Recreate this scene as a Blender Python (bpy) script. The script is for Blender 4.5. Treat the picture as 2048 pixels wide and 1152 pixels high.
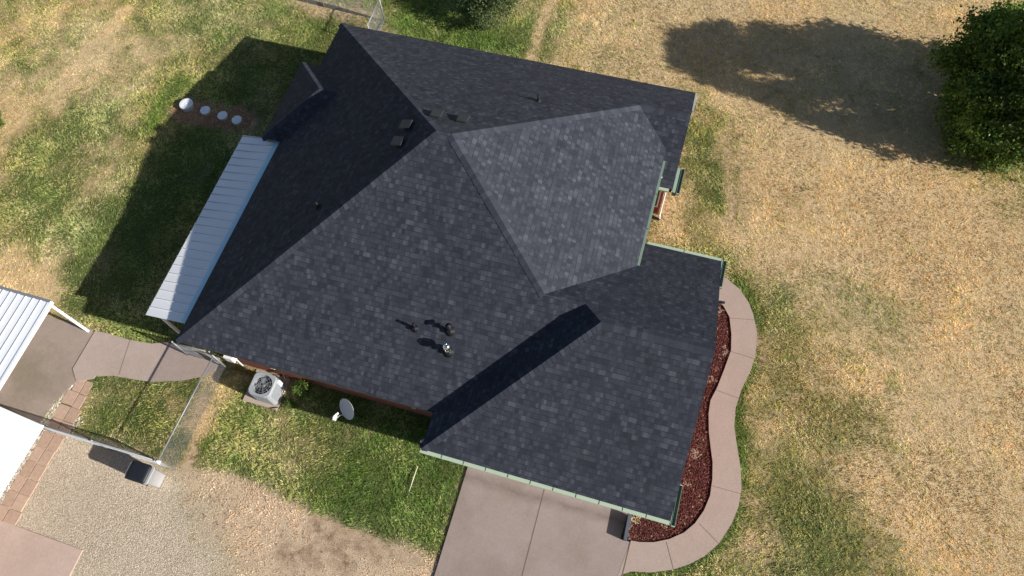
import bpy, bmesh, math, random
import numpy as np
from mathutils import Vector, Matrix
random.seed(4); RNG = np.random.default_rng(11)
for o in list(bpy.data.objects): bpy.data.objects.remove(o, do_unlink=True)
SC = bpy.context.scene
COL = SC.collection
# ------------------------------------------------------------------ camera
TILT, ROLL, YAW, FPX, CAMH = .454, -.096, -.374, 1480.0, 23.0
def camera():
    fwd = Vector((0, math.sin(TILT), -math.cos(TILT))); up = Vector((0, math.cos(TILT), math.sin(TILT))); r = Vector((1, 0, 0))
    c, s = math.cos(ROLL), math.sin(ROLL)
    right = r*c + up*s; up2 = up*c - r*s
    m = Matrix((right, up2, -fwd)).transposed()
    m = Matrix.Rotation(-YAW, 3, 'Z') @ m
    cd = bpy.data.cameras.new('camera'); co = bpy.data.objects.new('camera', cd); COL.objects.link(co)
    co.matrix_world = Matrix.Translation((0, 0, CAMH)) @ m.to_4x4()
    cd.sensor_width = 36; cd.lens = 36*FPX/2048; cd.clip_end = 1000; cd.clip_start = .1
    SC.camera = co
camera()
# ------------------------------------------------------------------ light
SUNV = Vector((2.0, -.27, 1.0)).normalized()          # towards the sun
EL = math.asin(SUNV.z)
W = bpy.data.worlds.new('World'); SC.world = W; W.use_nodes = True
nt = W.node_tree; sky = nt.nodes.new('ShaderNodeTexSky'); sky.sky_type = 'NISHITA'; sky.sun_disc = False
sky.sun_elevation = EL; sky.sun_rotation = math.atan2(SUNV.x, SUNV.y); sky.altitude = 300
bg = nt.nodes['Background']; bg.inputs[1].default_value = .06
nt.links.new(sky.outputs[0], bg.inputs[0])
sl = bpy.data.lights.new('sun', 'SUN'); sl.energy = 5.0; sl.angle = math.radians(.53); sl.color = (1, .955, .88)
so = bpy.data.objects.new('sun', sl); COL.objects.link(so); so.rotation_euler = SUNV.to_track_quat('Z', 'Y').to_euler()
so.location = (30, 0, 30)
SC.view_settings.view_transform = 'Standard'; SC.view_settings.look = 'None'; SC.view_settings.gamma = 1
SC.view_settings.exposure = 0.55
SC.render.engine = 'CYCLES'
SC.render.resolution_x = 1024; SC.render.resolution_y = 576
# ------------------------------------------------------------------ traced outlines (metres, house axes)
WALK_OUT = [(2.9,12.73),(3.15,12.56),(3.39,12.43),(3.75,12.02),(3.98,11.59),(4.19,10.96),(4.25,10.23),(4.2,9.68),(4.0,8.9),(3.92,8.25),(3.97,7.64),(4.18,6.97),(4.36,6.43),(4.48,5.83),(4.48,5.26),(4.37,4.73),(4.1,4.06),(3.75,3.59),(3.39,3.27),(2.95,2.98),(2.36,2.73),(1.81,2.6),(1.47,2.37)]
WALK_IN = [(1.63,3.43),(1.88,3.46),(2.28,3.57),(2.69,3.78),(3.07,4.08),(3.33,4.43),(3.52,4.87),(3.62,5.35),(3.6,5.86),(3.52,6.37),(3.37,6.85),(3.25,7.26),(3.14,7.84),(3.12,8.28),(3.25,8.76),(3.37,9.45),(3.47,10.14),(3.39,10.72),(3.23,11.31),(2.97,11.66),(2.8,11.76)]
WALK_JOINTS = [[(3.24,11.27),(4.04,11.42)],[(3.47,10.1),(4.27,10.05)],[(3.21,8.67),(3.97,8.59)],[(3.64,5.65),(4.49,5.65)],[(3.45,4.46),(4.11,4.05)],[(2.63,3.68),(2.98,2.98)]]
DRIVE = [(-3.67,4.14),(1.37,4.11),(1.63,3.43),(1.49,2.19),(-3.6,1.23)]
DRIVE_J = [(-1.2,4.21),(-1.16,1.6)]
SLAB_EDGE = [(-17.77,5.09),(-16.99,5.1),(-16.14,5.08),(-15.34,5.17),(-14.86,5.36),(-12.83,5.34),(-12.78,5.01),(-12.77,4.85),(-13.19,4.54),(-13.63,4.3),(-14.66,3.94),(-15.44,3.84),(-16.06,3.78),(-16.63,3.6),(-16.65,3.51),(-17.17,3.2),(-17.33,2.83),(-17.49,2.28),(-17.53,1.89),(-17.58,1.39)]
SLAB_J = [[(-17.52,5.01),(-17.54,3.61),(-17.18,3.27)],[(-16.14,5.08),(-15.88,3.85)]]
PAV_L = [(-16.65,3.51),(-17.17,3.18),(-17.29,2.81),(-17.32,2.51),(-17.28,1.8),(-17.29,1.46),(-17.3,0.59),(-17.34,-0.17),(-17.34,-0.99)]
PAV_R = [(-16.65,3.51),(-16.56,3.12),(-16.55,2.64),(-16.41,1.88),(-16.49,1.51),(-16.58,0.6),(-16.55,-0.14),(-16.58,-0.66),(-16.52,-1.28)]
PAV_C = [(-16.85,3.04),(-16.89,1.71),(-16.96,0.11),(-17.0,-1.36)]
PINK = [(-17.08,-1.37),(-14.11,-1.42),(-14.09,-2.17)]
GRAVEL_TOP = [(-16.08,1.66),(-14.41,1.66),(-12.58,1.6)]
ROCKS_L = [(-17.22,3.23),(-17.41,2.85),(-17.59,2.27),(-17.62,1.86),(-17.69,1.23),(-17.64,-0.01),(-17.68,-0.51)]
BED = [(2.84,11.8),(1.63,3.44),(1.45,4.29),(2.84,4.32)]
DRY = [(-27.6,16.7,0.52),(-24.8,17.4,0.56),(-22.1,18.1,0.45),(-19.4,18.8,0.4),(-16.7,19.5,0.3),(-14.0,20.2,0.1),(-11.4,20.8,0.05),(-8.8,21.5,0.1),(-6.2,22.1,0.5),(-3.6,22.8,0.78),(-1.1,23.4,0.82),(1.4,24.0,0.88),(3.9,24.6,0.88),(6.4,25.3,0.88),(8.8,25.9,0.84),(11.2,26.5,0.7),(-25.6,13.6,0.58),(-23.0,14.3,0.55),(-20.4,15.0,0.35),(-17.8,15.6,0.25),(-15.2,16.3,0.2),(-12.7,16.9,0.2),(-10.2,17.6,0.2),(-7.7,18.2,0.3),(-5.3,18.9,0.4),(-2.8,19.5,0.62),(-0.4,20.1,0.72),(2.0,20.7,0.85),(4.3,21.3,0.84),(6.7,21.9,0.86),(9.0,22.5,0.82),(11.3,23.1,0.5),(-23.8,10.8,0.55),(-21.3,11.5,0.45),(-18.8,12.1,0.42),(-16.4,12.8,0.25),(-13.9,13.4,0.2),(-11.5,14.0,0.2),(-9.2,14.7,0.2),(-6.8,15.3,0.2),(-4.5,15.9,0.2),(-2.1,16.5,0.3),(0.2,17.1,0.45),(2.4,17.7,0.66),(4.7,18.3,0.86),(6.9,18.9,0.92),(9.2,19.5,0.9),(11.4,20.1,0.6),(-22.1,8.3,0.4),(-19.8,8.9,0.3),(-17.4,9.5,0.3),(-15.1,10.2,0.2),(-12.8,10.8,0.2),(-10.5,11.4,0.2),(-8.2,12.0,0.2),(-5.9,12.6,0.2),(-3.7,13.2,0.2),(-1.5,13.8,0.35),(0.7,14.4,0.52),(2.9,15.0,0.7),(5.0,15.6,0.88),(7.2,16.1,0.92),(9.3,16.7,0.95),(11.4,17.3,0.9),(-20.6,5.9,0.75),(-18.4,6.5,0.4),(-16.1,7.2,0.35),(-13.9,7.8,0.2),(-11.7,8.4,0.2),(-9.5,9.0,0.2),(-7.3,9.6,0.2),(-5.2,10.2,0.2),(-3.0,10.7,0.2),(-0.9,11.3,0.4),(1.2,11.9,0.5),(3.3,12.5,0.6),(5.3,13.0,0.78),(7.4,13.6,0.88),(9.4,14.2,0.92),(11.5,14.7,0.95),(-19.3,3.8,0.25),(-17.1,4.4,0.25),(-14.9,5.0,0.15),(-12.8,5.6,0.2),(-10.7,6.2,0.2),(-8.6,6.7,0.2),(-6.5,7.3,0.2),(-4.5,7.9,0.2),(-2.4,8.5,0.2),(-0.4,9.0,0.4),(1.6,9.6,0.4),(3.6,10.2,0.42),(5.6,10.7,0.6),(7.6,11.3,0.75),(9.6,11.8,0.88),(11.5,12.3,0.92),(-18.0,1.8,0.25),(-15.9,2.4,0.25),(-13.9,3.0,0.2),(-11.8,3.5,0.3),(-9.8,4.1,0.3),(-7.8,4.7,0.15),(-5.8,5.3,0.05),(-3.8,5.8,0.05),(-1.8,6.4,0.2),(0.1,6.9,0.4),(2.1,7.5,0.4),(4.0,8.0,0.42),(5.9,8.6,0.5),(7.8,9.1,0.65),(9.7,9.6,0.85),(11.5,10.2,0.9),(-16.8,-0.0,0.3),(-14.8,0.6,0.3),(-12.9,1.1,0.2),(-10.9,1.7,0.1),(-8.9,2.2,0.3),(-7.0,2.8,0.12),(-5.1,3.3,0.02),(-3.2,3.9,0.1),(-1.3,4.4,0.3),(0.6,5.0,0.4),(2.4,5.5,0.4),(4.3,6.0,0.42),(6.1,6.6,0.48),(8.0,7.1,0.55),(9.8,7.6,0.8),(11.6,8.1,0.9),(-15.7,-1.7,0.3),(-13.8,-1.1,0.3),(-11.9,-0.6,0.3),(-10.0,-0.1,0.2),(-8.2,0.5,0.3),(-6.3,1.0,0.15),(-4.5,1.6,0.05),(-2.6,2.1,0.2),(-0.8,2.6,0.3),(1.0,3.2,0.4),(2.8,3.7,0.35),(4.6,4.2,0.35),(6.4,4.7,0.4),(8.1,5.2,0.6),(9.9,5.7,0.75),(11.6,6.2,0.85)]
FEAT = [((-17.48,16.04),(-17.95,10.93),1.3,'d',0.1),((-17.95,10.93),(-17.51,7.11),0.9,'d',0.12),((3.15,12.59),(3.39,12.46),0.13,'d',0.03),((3.39,12.46),(3.76,12.06),0.13,'d',0.03),((3.76,12.06),(3.99,11.62),0.13,'d',0.03),((3.99,11.62),(4.2,10.99),0.13,'d',0.03),((4.2,10.99),(4.26,10.25),0.13,'d',0.03),((4.26,10.25),(4.21,9.7),0.13,'d',0.03),((4.21,9.7),(4.01,8.93),0.13,'d',0.03),((4.01,8.93),(3.93,8.27),0.13,'d',0.03),((3.93,8.27),(3.98,7.66),0.13,'d',0.03),((3.98,7.66),(4.19,6.99),0.13,'d',0.03),((4.19,6.99),(4.37,6.45),0.13,'d',0.03),((4.37,6.45),(4.49,5.84),0.13,'d',0.03),((4.49,5.84),(4.49,5.28),0.13,'d',0.03),((4.49,5.28),(4.39,4.74),0.13,'d',0.03),((4.39,4.74),(4.11,4.07),0.13,'d',0.03),((4.11,4.07),(3.76,3.6),0.13,'d',0.03),((3.76,3.6),(3.4,3.28),0.13,'d',0.03),((3.4,3.28),(2.95,2.99),0.13,'d',0.03),((2.95,2.99),(2.36,2.73),0.13,'d',0.03),((2.36,2.73),(1.82,2.6),0.13,'d',0.03),((1.82,2.6),(1.47,2.37),0.13,'d',0.03),((0.73,14.79),(2.8,13.05),0.75,'d',0.42),((0.67,13.29),(2.74,13.44),0.3,'d',0.3),((1.71,19.7),(2.82,15.14),0.5,'d',0.5),((0.72,19.82),(1.56,19.41),0.3,'d',0.4),((1.86,18.76),(2.73,15.11),0.16,'s',0.7),((2.65,18.49),(3.1,15.0),0.12,'s',0.6),((1.19,18.83),(1.2,17.16),0.25,'d',0.1),((2.27,15.21),(3.11,14.37),0.12,'s',0.3),((-24.22,18.91),(-24.57,15.32),0.25,'d',0.98),((-24.57,15.32),(-24.24,13.24),0.3,'d',0.95),((-19.83,15.71),(-20.2,14.68),0.45,'d',0),((-19.99,14.08),(-20.04,13.55),0.35,'d',0),((-15.37,19.92),(-15.04,19.14),1.0,'d',0.12),((-22.88,12.55),(-24.13,11.22),1.0,'d',0.2),((-22.05,9.38),(-23.19,9.77),0.9,'d',0.15),((-21.6,5.99),(-20.71,5.92),0.9,'d',1),((-19.32,7.03),(-19.43,9.17),0.6,'d',0.12),((-19.03,5.87),(-14.95,5.35),0.3,'d',0.15),((-18.95,14.55),(-16.26,14.66),0.52,'s',1),((-18.47,14.86),(-16.7,14.88),0.3,'s',1),((-16.92,21.33),(-12.86,21.08),0.6,'s',1),((-12.86,21.08),(-12.58,20.34),0.5,'s',1),((-12.67,21.78),(-12.27,20.7),0.3,'s',0.6),((-6.3,23.96),(-6.25,20.67),0.22,'d',1),((-6.3,23.96),(-6.25,20.67),0.14,'s',0.5),((-5.74,23.5),(-5.8,20.92),0.4,'d',0.35),((-12.26,21.29),(-7.37,21.22),0.8,'d',0.03),((0.6,18.92),(1.82,15.74),0.45,'d',0.3),((0.52,15.4),(0.55,13.89),0.5,'d',0.7),((1.73,17.3),(2.24,15.41),0.2,'d',0.2),((3.4,12.52),(4.29,11.05),0.32,'d',0.02),((3.95,8.55),(4.34,6.52),0.18,'d',0.02),((4.51,10.65),(4.82,10.19),0.42,'s',0.9),((4.6,5.66),(4.72,5.54),0.16,'s',0.9),((4.76,12.41),(5.29,9.62),0.6,'d',0.38),((6.99,13.02),(8.47,12.67),0.7,'d',0.55),((6.21,5.97),(7.1,4.47),0.9,'d',0.25),((7.42,8.52),(6.61,8.96),0.7,'d',0.42),((5.33,4.89),(5.34,4.82),0.2,'s',0.5),((10.43,20.06),(12.46,20.13),0.7,'d',0.35),((-12.61,4.87),(-12.24,1.7),0.16,'s',1),((-12.57,5.16),(-10.35,5.14),0.2,'s',0.9),((-12.62,4.51),(-12.44,3.06),0.35,'d',0.9),((-9.92,3.78),(-8.77,2.77),0.4,'d',0.5),((-8.65,3.3),(-8.25,3.17),0.28,'s',0.7),((-8.97,2.64),(-8.77,2.77),0.25,'s',0.7),((-11.85,4.81),(-12.26,4.16),0.5,'d',0.6),((-8.35,3.39),(-10.2,2.86),0.5,'d',0.4),((-6.96,2.49),(-4.48,2.89),1.5,'d',0.03),((-3.73,4.05),(-3.62,1.35),0.1,'s',0.7),((-11.62,1.47),(-7.68,1.05),0.9,'t',1),((-7.68,1.05),(-5.38,0.98),0.8,'t',1),((-5.38,0.98),(-3.81,1.0),0.6,'t',1),((-9.08,-0.24),(-5.17,0.43),0.8,'t',1),((-12.04,1.59),(-10.23,1.47),0.5,'t',1),((-13.01,0.75),(-10.37,-0.33),0.7,'t',0.6),((-7.45,1.27),(-6.28,0.43),0.35,'s',1),((-7.14,1.13),(-6.43,0.6),0.1,'s',1),((-6.58,1.15),(-5.24,1.02),0.32,'s',0.9),((-8.12,0.18),(-7.35,0.29),0.4,'s',1),((-5.75,1.09),(-4.33,1.14),0.2,'s',0.6),((-15.37,1.72),(-15.37,1.72),0.2,'s',0.2)]
GREEN_EDGE = [(-12.69,1.65),(-12.27,1.77),(-11.78,1.78),(-10.62,1.92),(-9.56,1.87),(-8.45,1.67),(-7.52,1.43),(-6.51,1.39),(-5.51,1.32),(-4.61,1.47),(-3.87,1.39),(-3.59,1.24)]
BED_P = WALK_IN[::-1][:-1]+[(1.62,3.4),(1.42,3.4),(1.40,4.34),(2.04,4.34),(2.04,11.36),(2.8,11.7)]
PAD_P = [(-11.43,4.18),(-10.2,4.18),(-10.2,5.3),(-11.43,5.3)]
TREE_AT, TREE_R, TREE_H = (11.65, 22.1, 0), 3.6, 6.4

# ------------------------------------------------------------------ material helpers
class NT:
    def __init__(s, name, rough=.8, spec=.3, metal=0):
        s.m = bpy.data.materials.new(name); s.m.use_nodes = True; s.t = s.m.node_tree; s.b = s.t.nodes['Principled BSDF']
        s.b.inputs['Roughness'].default_value = rough; s.b.inputs['Specular IOR Level'].default_value = spec; s.b.inputs['Metallic'].default_value = metal
    def n(s, typ, **kw):
        x = s.t.nodes.new('ShaderNode'+typ)
        for k, v in kw.items(): setattr(x, k, v)
        return x
    def put(s, inp, v):
        if isinstance(v, bpy.types.NodeSocket): s.t.links.new(v, inp)
        elif isinstance(v, (tuple, list)) and len(v) == 3 and inp.type == 'RGBA': inp.default_value = (*v, 1)
        else: inp.default_value = v
    def math(s, op, a, b=None, c=None):
        x = s.n('Math', operation=op)
        for i, v in enumerate((a, b, c)):
            if v is not None: s.put(x.inputs[i], v)
        return x.outputs[0]
    def mix(s, f, a, b, blend='MIX'):
        x = s.n('Mix', data_type='RGBA', blend_type=blend); s.put(x.inputs[0], f); s.put(x.inputs[6], a); s.put(x.inputs[7], b); return x.outputs[2]
    def noise(s, vec, scale, detail=3, rough=.55):
        x = s.n('TexNoise'); s.t.links.new(vec, x.inputs['Vector']); x.inputs['Scale'].default_value = scale
        x.inputs['Detail'].default_value = detail; x.inputs['Roughness'].default_value = rough; return x.outputs[0]
    def ramp(s, f, stops):
        x = s.n('ValToRGB'); s.put(x.inputs[0], f); e = x.color_ramp.elements
        e[0].position, e[0].color = stops[0][0], (*stops[0][1], 1); e[1].position, e[1].color = stops[-1][0], (*stops[-1][1], 1)
        for p, c in stops[1:-1]: q = e.new(p); q.color = (*c, 1)
        return x.outputs[0]
    def obj(s): return s.n('TexCoord').outputs['Object']
    def pos(s): return s.n('NewGeometry').outputs['Position']
    def col(s, c): s.put(s.b.inputs['Base Color'], c); return s
    def bump(s, h, dist=.01, strength=1):
        x = s.n('Bump'); x.inputs['Distance'].default_value = dist; x.inputs['Strength'].default_value = strength
        s.put(x.inputs['Height'], h); s.t.links.new(x.outputs[0], s.b.inputs['Normal']); return s
def plain(name, c, rough=.6, spec=.4, metal=0, var=.12, scale=6, bump=0):
    k = NT(name, rough, spec, metal); p = k.obj(); f = k.noise(p, scale, 4)
    c = tuple(c); k.col(k.mix(f, tuple(x*(1-var) for x in c), tuple(min(1, x*(1+var)) for x in c)))
    if bump: k.bump(k.noise(p, scale*12, 3), bump)
    return k.m
def shingle_mat(name, cap=False):
    k = NT(name, .7, .1); uv = k.n('UVMap').outputs[0]; sp = k.n('SeparateXYZ'); k.t.links.new(uv, sp.inputs[0]); u, v = sp.outputs[0], sp.outputs[1]
    pos = k.pos(); EX = .146
    rv = k.math('DIVIDE', v, EX); row = k.math('FLOOR', rv); fr = k.math('FRACT', rv)
    def layer(w, seed):
        n1 = k.n('TexWhiteNoise', noise_dimensions='1D'); k.put(n1.inputs['W'], k.math('ADD', row, seed))
        uu = k.math('ADD', k.math('DIVIDE', u, w), k.math('MULTIPLY', n1.outputs[0], 13.7))
        wob = k.n('TexNoise', noise_dimensions='2D'); cv = k.n('CombineXYZ'); k.put(cv.inputs[0], k.math('MULTIPLY', u, 2.3)); k.put(cv.inputs[1], k.math('MULTIPLY', row, 3.17))
        k.t.links.new(cv.outputs[0], wob.inputs['Vector']); wob.inputs['Scale'].default_value = 1
        uu = k.math('ADD', uu, k.math('MULTIPLY', wob.outputs[0], 1.6))
        cell = k.math('FLOOR', uu); fu = k.math('FRACT', uu)
        c2 = k.n('CombineXYZ'); k.put(c2.inputs[0], cell); k.put(c2.inputs[1], k.math('ADD', row, seed)); n2 = k.n('TexWhiteNoise', noise_dimensions='2D'); k.t.links.new(c2.outputs[0], n2.inputs['Vector'])
        return n2.outputs[0], fu
    a, fa = layer(.105, 3.0); b, fb = layer(.16, 41.0)
    tab = k.math('GREATER_THAN', a, .48)                       # raised tab or not
    t = k.math('ADD', k.math('MULTIPLY', a, .55), k.math('MULTIPLY', b, .45))
    base = k.ramp(t, [(.12, (.024, .0265, .038)), (.4, (.034, .0375, .052)), (.6, (.043, .047, .064)), (.78, (.056, .0605, .079)), (.93, (.079, .084, .105))])
    big = k.noise(pos, .35, 2); base = k.mix(k.math('MULTIPLY', big, .4), base, (.044, .047, .057)); wx = k.noise(pos, 1.6, 5, .65); base = k.mix(1.0, base, k.ramp(wx, [(.3, (.84, .84, .85)), (.7, (1.14, 1.13, 1.12))]), 'MULTIPLY')
    gran = k.noise(pos, 90, 2, .7); base = k.mix(1.0, base, k.ramp(gran, [(.2, (.72, .72, .72)), (.8, (1.28, 1.28, 1.28))]), 'MULTIPLY')
    sh = k.math('MULTIPLY', k.math('GREATER_THAN', fr, .87), k.math('ADD', k.math('MULTIPLY', tab, .45), .2))  # dark line below raised tabs: their shadow painted into the colour
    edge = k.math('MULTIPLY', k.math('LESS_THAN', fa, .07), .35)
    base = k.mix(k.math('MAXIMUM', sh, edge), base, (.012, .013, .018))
    k.col(base)
    h = k.math('ADD', k.math('MULTIPLY', k.math('SUBTRACT', 1, fr), .6), k.math('MULTIPLY', tab, .5))
    k.bump(h, .0008, .4)
    return k.m
M = {}
M['shingle'] = shingle_mat('asphalt_shingle')
def cap_mat():
    k = NT('ridge_shingle', .7, .1); uv = k.n('UVMap').outputs[0]; n2 = k.n('TexWhiteNoise', noise_dimensions='2D'); k.t.links.new(uv, n2.inputs['Vector'])
    p = k.pos(); g = k.noise(p, 90, 2, .7)
    c = k.ramp(n2.outputs[0], [(0, (.03, .033, .046)), (.6, (.042, .046, .061)), (1, (.068, .073, .09))]); c = k.mix(1.0, c, k.ramp(g, [(.2, (.75, .75, .75)), (.8, (1.25, 1.25, 1.25))]), 'MULTIPLY')
    k.col(c); return k.m
M['cap'] = cap_mat()
def brick_mat():
    k = NT('red_brick', .85, .2); p = k.pos(); sp = k.n('SeparateXYZ'); k.t.links.new(p, sp.inputs[0])
    cb = k.n('CombineXYZ'); k.put(cb.inputs[0], k.math('ADD', sp.outputs[0], sp.outputs[1])); k.put(cb.inputs[1], sp.outputs[2])
    br = k.n('TexBrick'); k.t.links.new(cb.outputs[0], br.inputs[0]); br.inputs['Scale'].default_value = 1; br.inputs['Brick Width'].default_value = .21; br.inputs['Row Height'].default_value = .075
    br.inputs['Mortar Size'].default_value = .007; br.inputs['Color1'].default_value = (.32, .08, .06, 1); br.inputs['Color2'].default_value = (.2, .055, .045, 1); br.inputs['Mortar'].default_value = (.2, .16, .13, 1)
    k.col(br.outputs[0]).bump(br.outputs[1], -.006); return k.m
M['brick'] = brick_mat()
M['gutter_pale'] = plain('pale_green_metal', (.4, .48, .36), .45, .5, 0, .08, 3)
M['gutter_green'] = plain('green_metal', (.14, .2, .155), .45, .5, 0, .15, 3)
M['fascia'] = plain('dark_trim', (.05, .045, .045), .6)
M['soffit'] = plain('soffit_white', (.6, .58, .54), .7)
M['white'] = plain('white_paint', (.78, .79, .8), .4, .5, 0, .04, 2)
M['brightwhite'] = plain('white_sheet', (.86, .87, .88), .45, .4, 0, .02, 1)
M['offwhite'] = plain('off_white_plastic', (.7, .68, .66), .5, .4, 0, .08, 3)
M['greymetal'] = plain('grey_enamel', (.33, .35, .38), .45, .5, 0, .08, 3)
M['darkmetal'] = plain('dark_flashing', (.011, .012, .015), .55, .25, .0, .3, 9)
M['galv'] = plain('galvanised_steel', (.3, .31, .33), .55, .4, .5, .15, 20)
M['vent'] = plain('vent_grey', (.035, .039, .042), .7, .2, 0, .2, 9)
M['chrome'] = plain('bright_metal', (.75, .76, .78), .15, .5, 1, .1, 9)
M['black'] = plain('black_plastic', (.012, .013, .016), .45, .4, 0, .2, 5)
M['lid'] = plain('black_lid_plastic', (.014, .016, .022), .5, .35, 0, .4, 4)
M['bin'] = plain('light_grey_plastic', (.38, .38, .4), .55, .3, 0, .07, 4)
M['dish'] = plain('dish_grey', (.5, .53, .58), .4, .5, 0, .05, 4)
M['glass'] = plain('dark_glass', (.02, .025, .03), .08, .6, 0, .1, 4)
M['pad'] = plain('pad_concrete', (.42, .34, .28), .9, .2, 0, .18, 5, .003)
M['edging'] = plain('blue_grey_edging', (.1, .12, .15), .8, .2, 0, .3, 8, .003)
M['lidwhite'] = plain('pale_lid', (.86, .9, .92), .6, .3, 0, .15, 7)
M['wood'] = plain('twig', (.35, .24, .14), .9, .1)
M['pipe'] = plain('black_insulation', (.015, .014, .014), .7)
M['stake'] = plain('pale_pole', (.72, .68, .5), .6)
M['bark'] = plain('bark', (.13, .09, .06), .95, .1, 0, .4, 14, .01)
def concrete(name, c, stain=(.2, .16, .13), amt=.5, rough=.85, band=None):
    k = NT(name, rough, .25); p = k.pos()
    big = k.noise(p, .55, 5, .6); mid = k.noise(p, 3.2, 5, .6); fine = k.noise(p, 60, 3, .7)
    base = k.mix(mid, tuple(x*.9 for x in c), tuple(x*1.08 for x in c))
    base = k.mix(k.math('MULTIPLY', k.ramp(big, [(.45, (0, 0, 0)), (.62, (1, 1, 1))]), amt), base, stain)
    if band:                                                # darker mottled band along the garage side
        sp = k.n('SeparateXYZ'); k.t.links.new(p, sp.inputs[0]); q = k.math('ABSOLUTE', k.math('DIVIDE', k.math('SUBTRACT', k.math('ADD', sp.outputs[1], k.math('MULTIPLY', k.noise(p, .9, 3), .5)), band), .26))
        base = k.mix(k.math('MULTIPLY', k.math('SUBTRACT', 1, k.math('MINIMUM', q, 1)), k.math('MULTIPLY', mid, .95)), base, (.12, .09, .07))
    vs = k.n('TexVoronoi'); vs.inputs['Scale'].default_value = 1.7; k.t.links.new(p, vs.inputs['Vector']); spot = k.math('MULTIPLY', k.math('LESS_THAN', k.math('ADD', vs.outputs['Distance'], k.math('MULTIPLY', fine, .05)), .075), .3)
    base = k.mix(spot, base, tuple(min(1, x*1.35) for x in c))
    base = k.mix(1.0, base, k.ramp(k.noise(p, 14, 5, .75), [(.3, (.9, .9, .89)), (.7, (1.07, 1.07, 1.08))]), 'MULTIPLY')
    base = k.mix(1.0, base, k.ramp(fine, [(.25, (.88, .88, .88)), (.75, (1.12, 1.12, 1.12))]), 'MULTIPLY')
    k.col(base).bump(fine, .003, .6); return k.m
M['drive'] = concrete('driveway_concrete', (.325, .262, .237), (.25, .19, .155), .6, .85, 4.12)
M['walk'] = concrete('walk_concrete', (.4, .31, .265), (.33, .25, .21), .35)
M['sidewalk'] = concrete('sidewalk_concrete', (.42, .33, .29), (.34, .27, .23), .4)
M['slab'] = concrete('slab_concrete', (.33, .265, .225), (.23, .19, .145), .85)
M['pink'] = concrete('pink_concrete', (.5, .375, .315), (.42, .31, .26), .5)
M['joint'] = plain('joint', (.17, .125, .1), .95, .1)
M['soil_edge'] = plain('soil_edge', (.15, .1, .06), .95, .1)
def paver_mat():
    k = NT('paver', .9, .2); oi = k.n('ObjectInfo').outputs['Random']; p = k.pos()
    c = k.mix(oi, (.42, .29, .22), (.5, .35, .27)); c = k.mix(1.0, c, k.ramp(k.noise(p, 9, 5, .65), [(.25, (.84, .84, .84)), (.75, (1.14, 1.14, 1.14))]), 'MULTIPLY')
    k.col(c).bump(k.noise(p, 70, 3), .003); return k.m
M['paver'] = paver_mat()
def rib_metal(name, c, rough=.4, seam=None):
    k = NT(name, rough, .5); p = k.pos(); c2 = k.mix(k.noise(p, .9, 4), tuple(x*.9 for x in c), tuple(min(1, x*1.06) for x in c))
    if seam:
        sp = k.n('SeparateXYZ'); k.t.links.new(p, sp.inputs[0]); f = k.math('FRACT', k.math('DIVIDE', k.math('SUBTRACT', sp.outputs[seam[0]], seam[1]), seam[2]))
        c2 = k.mix(k.math('MULTIPLY', k.math('GREATER_THAN', f, .93), .6), c2, (.16, .17, .2))  # seam lines darkened: lap shadow and dirt put into the colour
    k.col(c2); return k.m
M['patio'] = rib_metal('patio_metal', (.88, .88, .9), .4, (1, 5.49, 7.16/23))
M['carport'] = rib_metal('carport_metal', (.78, .8, .84))
M['flash'] = plain('sky_tinted_flashing', (.55, .8, .98), .25, .5, 0, .15, 2)  # blue sky reflection painted into the base colour
def leaf_mat(name, c0, c1, tr=.25):
    k = NT(name, .55, .3); at = k.n('Attribute', attribute_name='tone').outputs['Fac']
    k.col(k.mix(at, c0, c1))
    tl = k.n('BsdfTranslucent'); k.put(tl.inputs[0], k.mix(at, tuple(x*1.2 for x in c0), tuple(x*1.3 for x in c1)))
    mx = k.n('MixShader'); mx.inputs[0].default_value = tr; out = k.t.nodes['Material Output']
    k.t.links.new(k.b.outputs[0], mx.inputs[1]); k.t.links.new(tl.outputs[0], mx.inputs[2]); k.t.links.new(mx.outputs[0], out.inputs[0]); return k.m
M['leaf_tree'] = leaf_mat('tree_leaves', (.012, .035, .006), (.2, .33, .05))
M['leaf_bush'] = leaf_mat('bush_leaves', (.04, .07, .02), (.15, .19, .08))
M['leaf_weed'] = leaf_mat('weed_leaves', (.05, .1, .015), (.16, .22, .05))
M['leaf_yellow'] = leaf_mat('yellow_weed', (.2, .2, .04), (.45, .36, .08))
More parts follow.
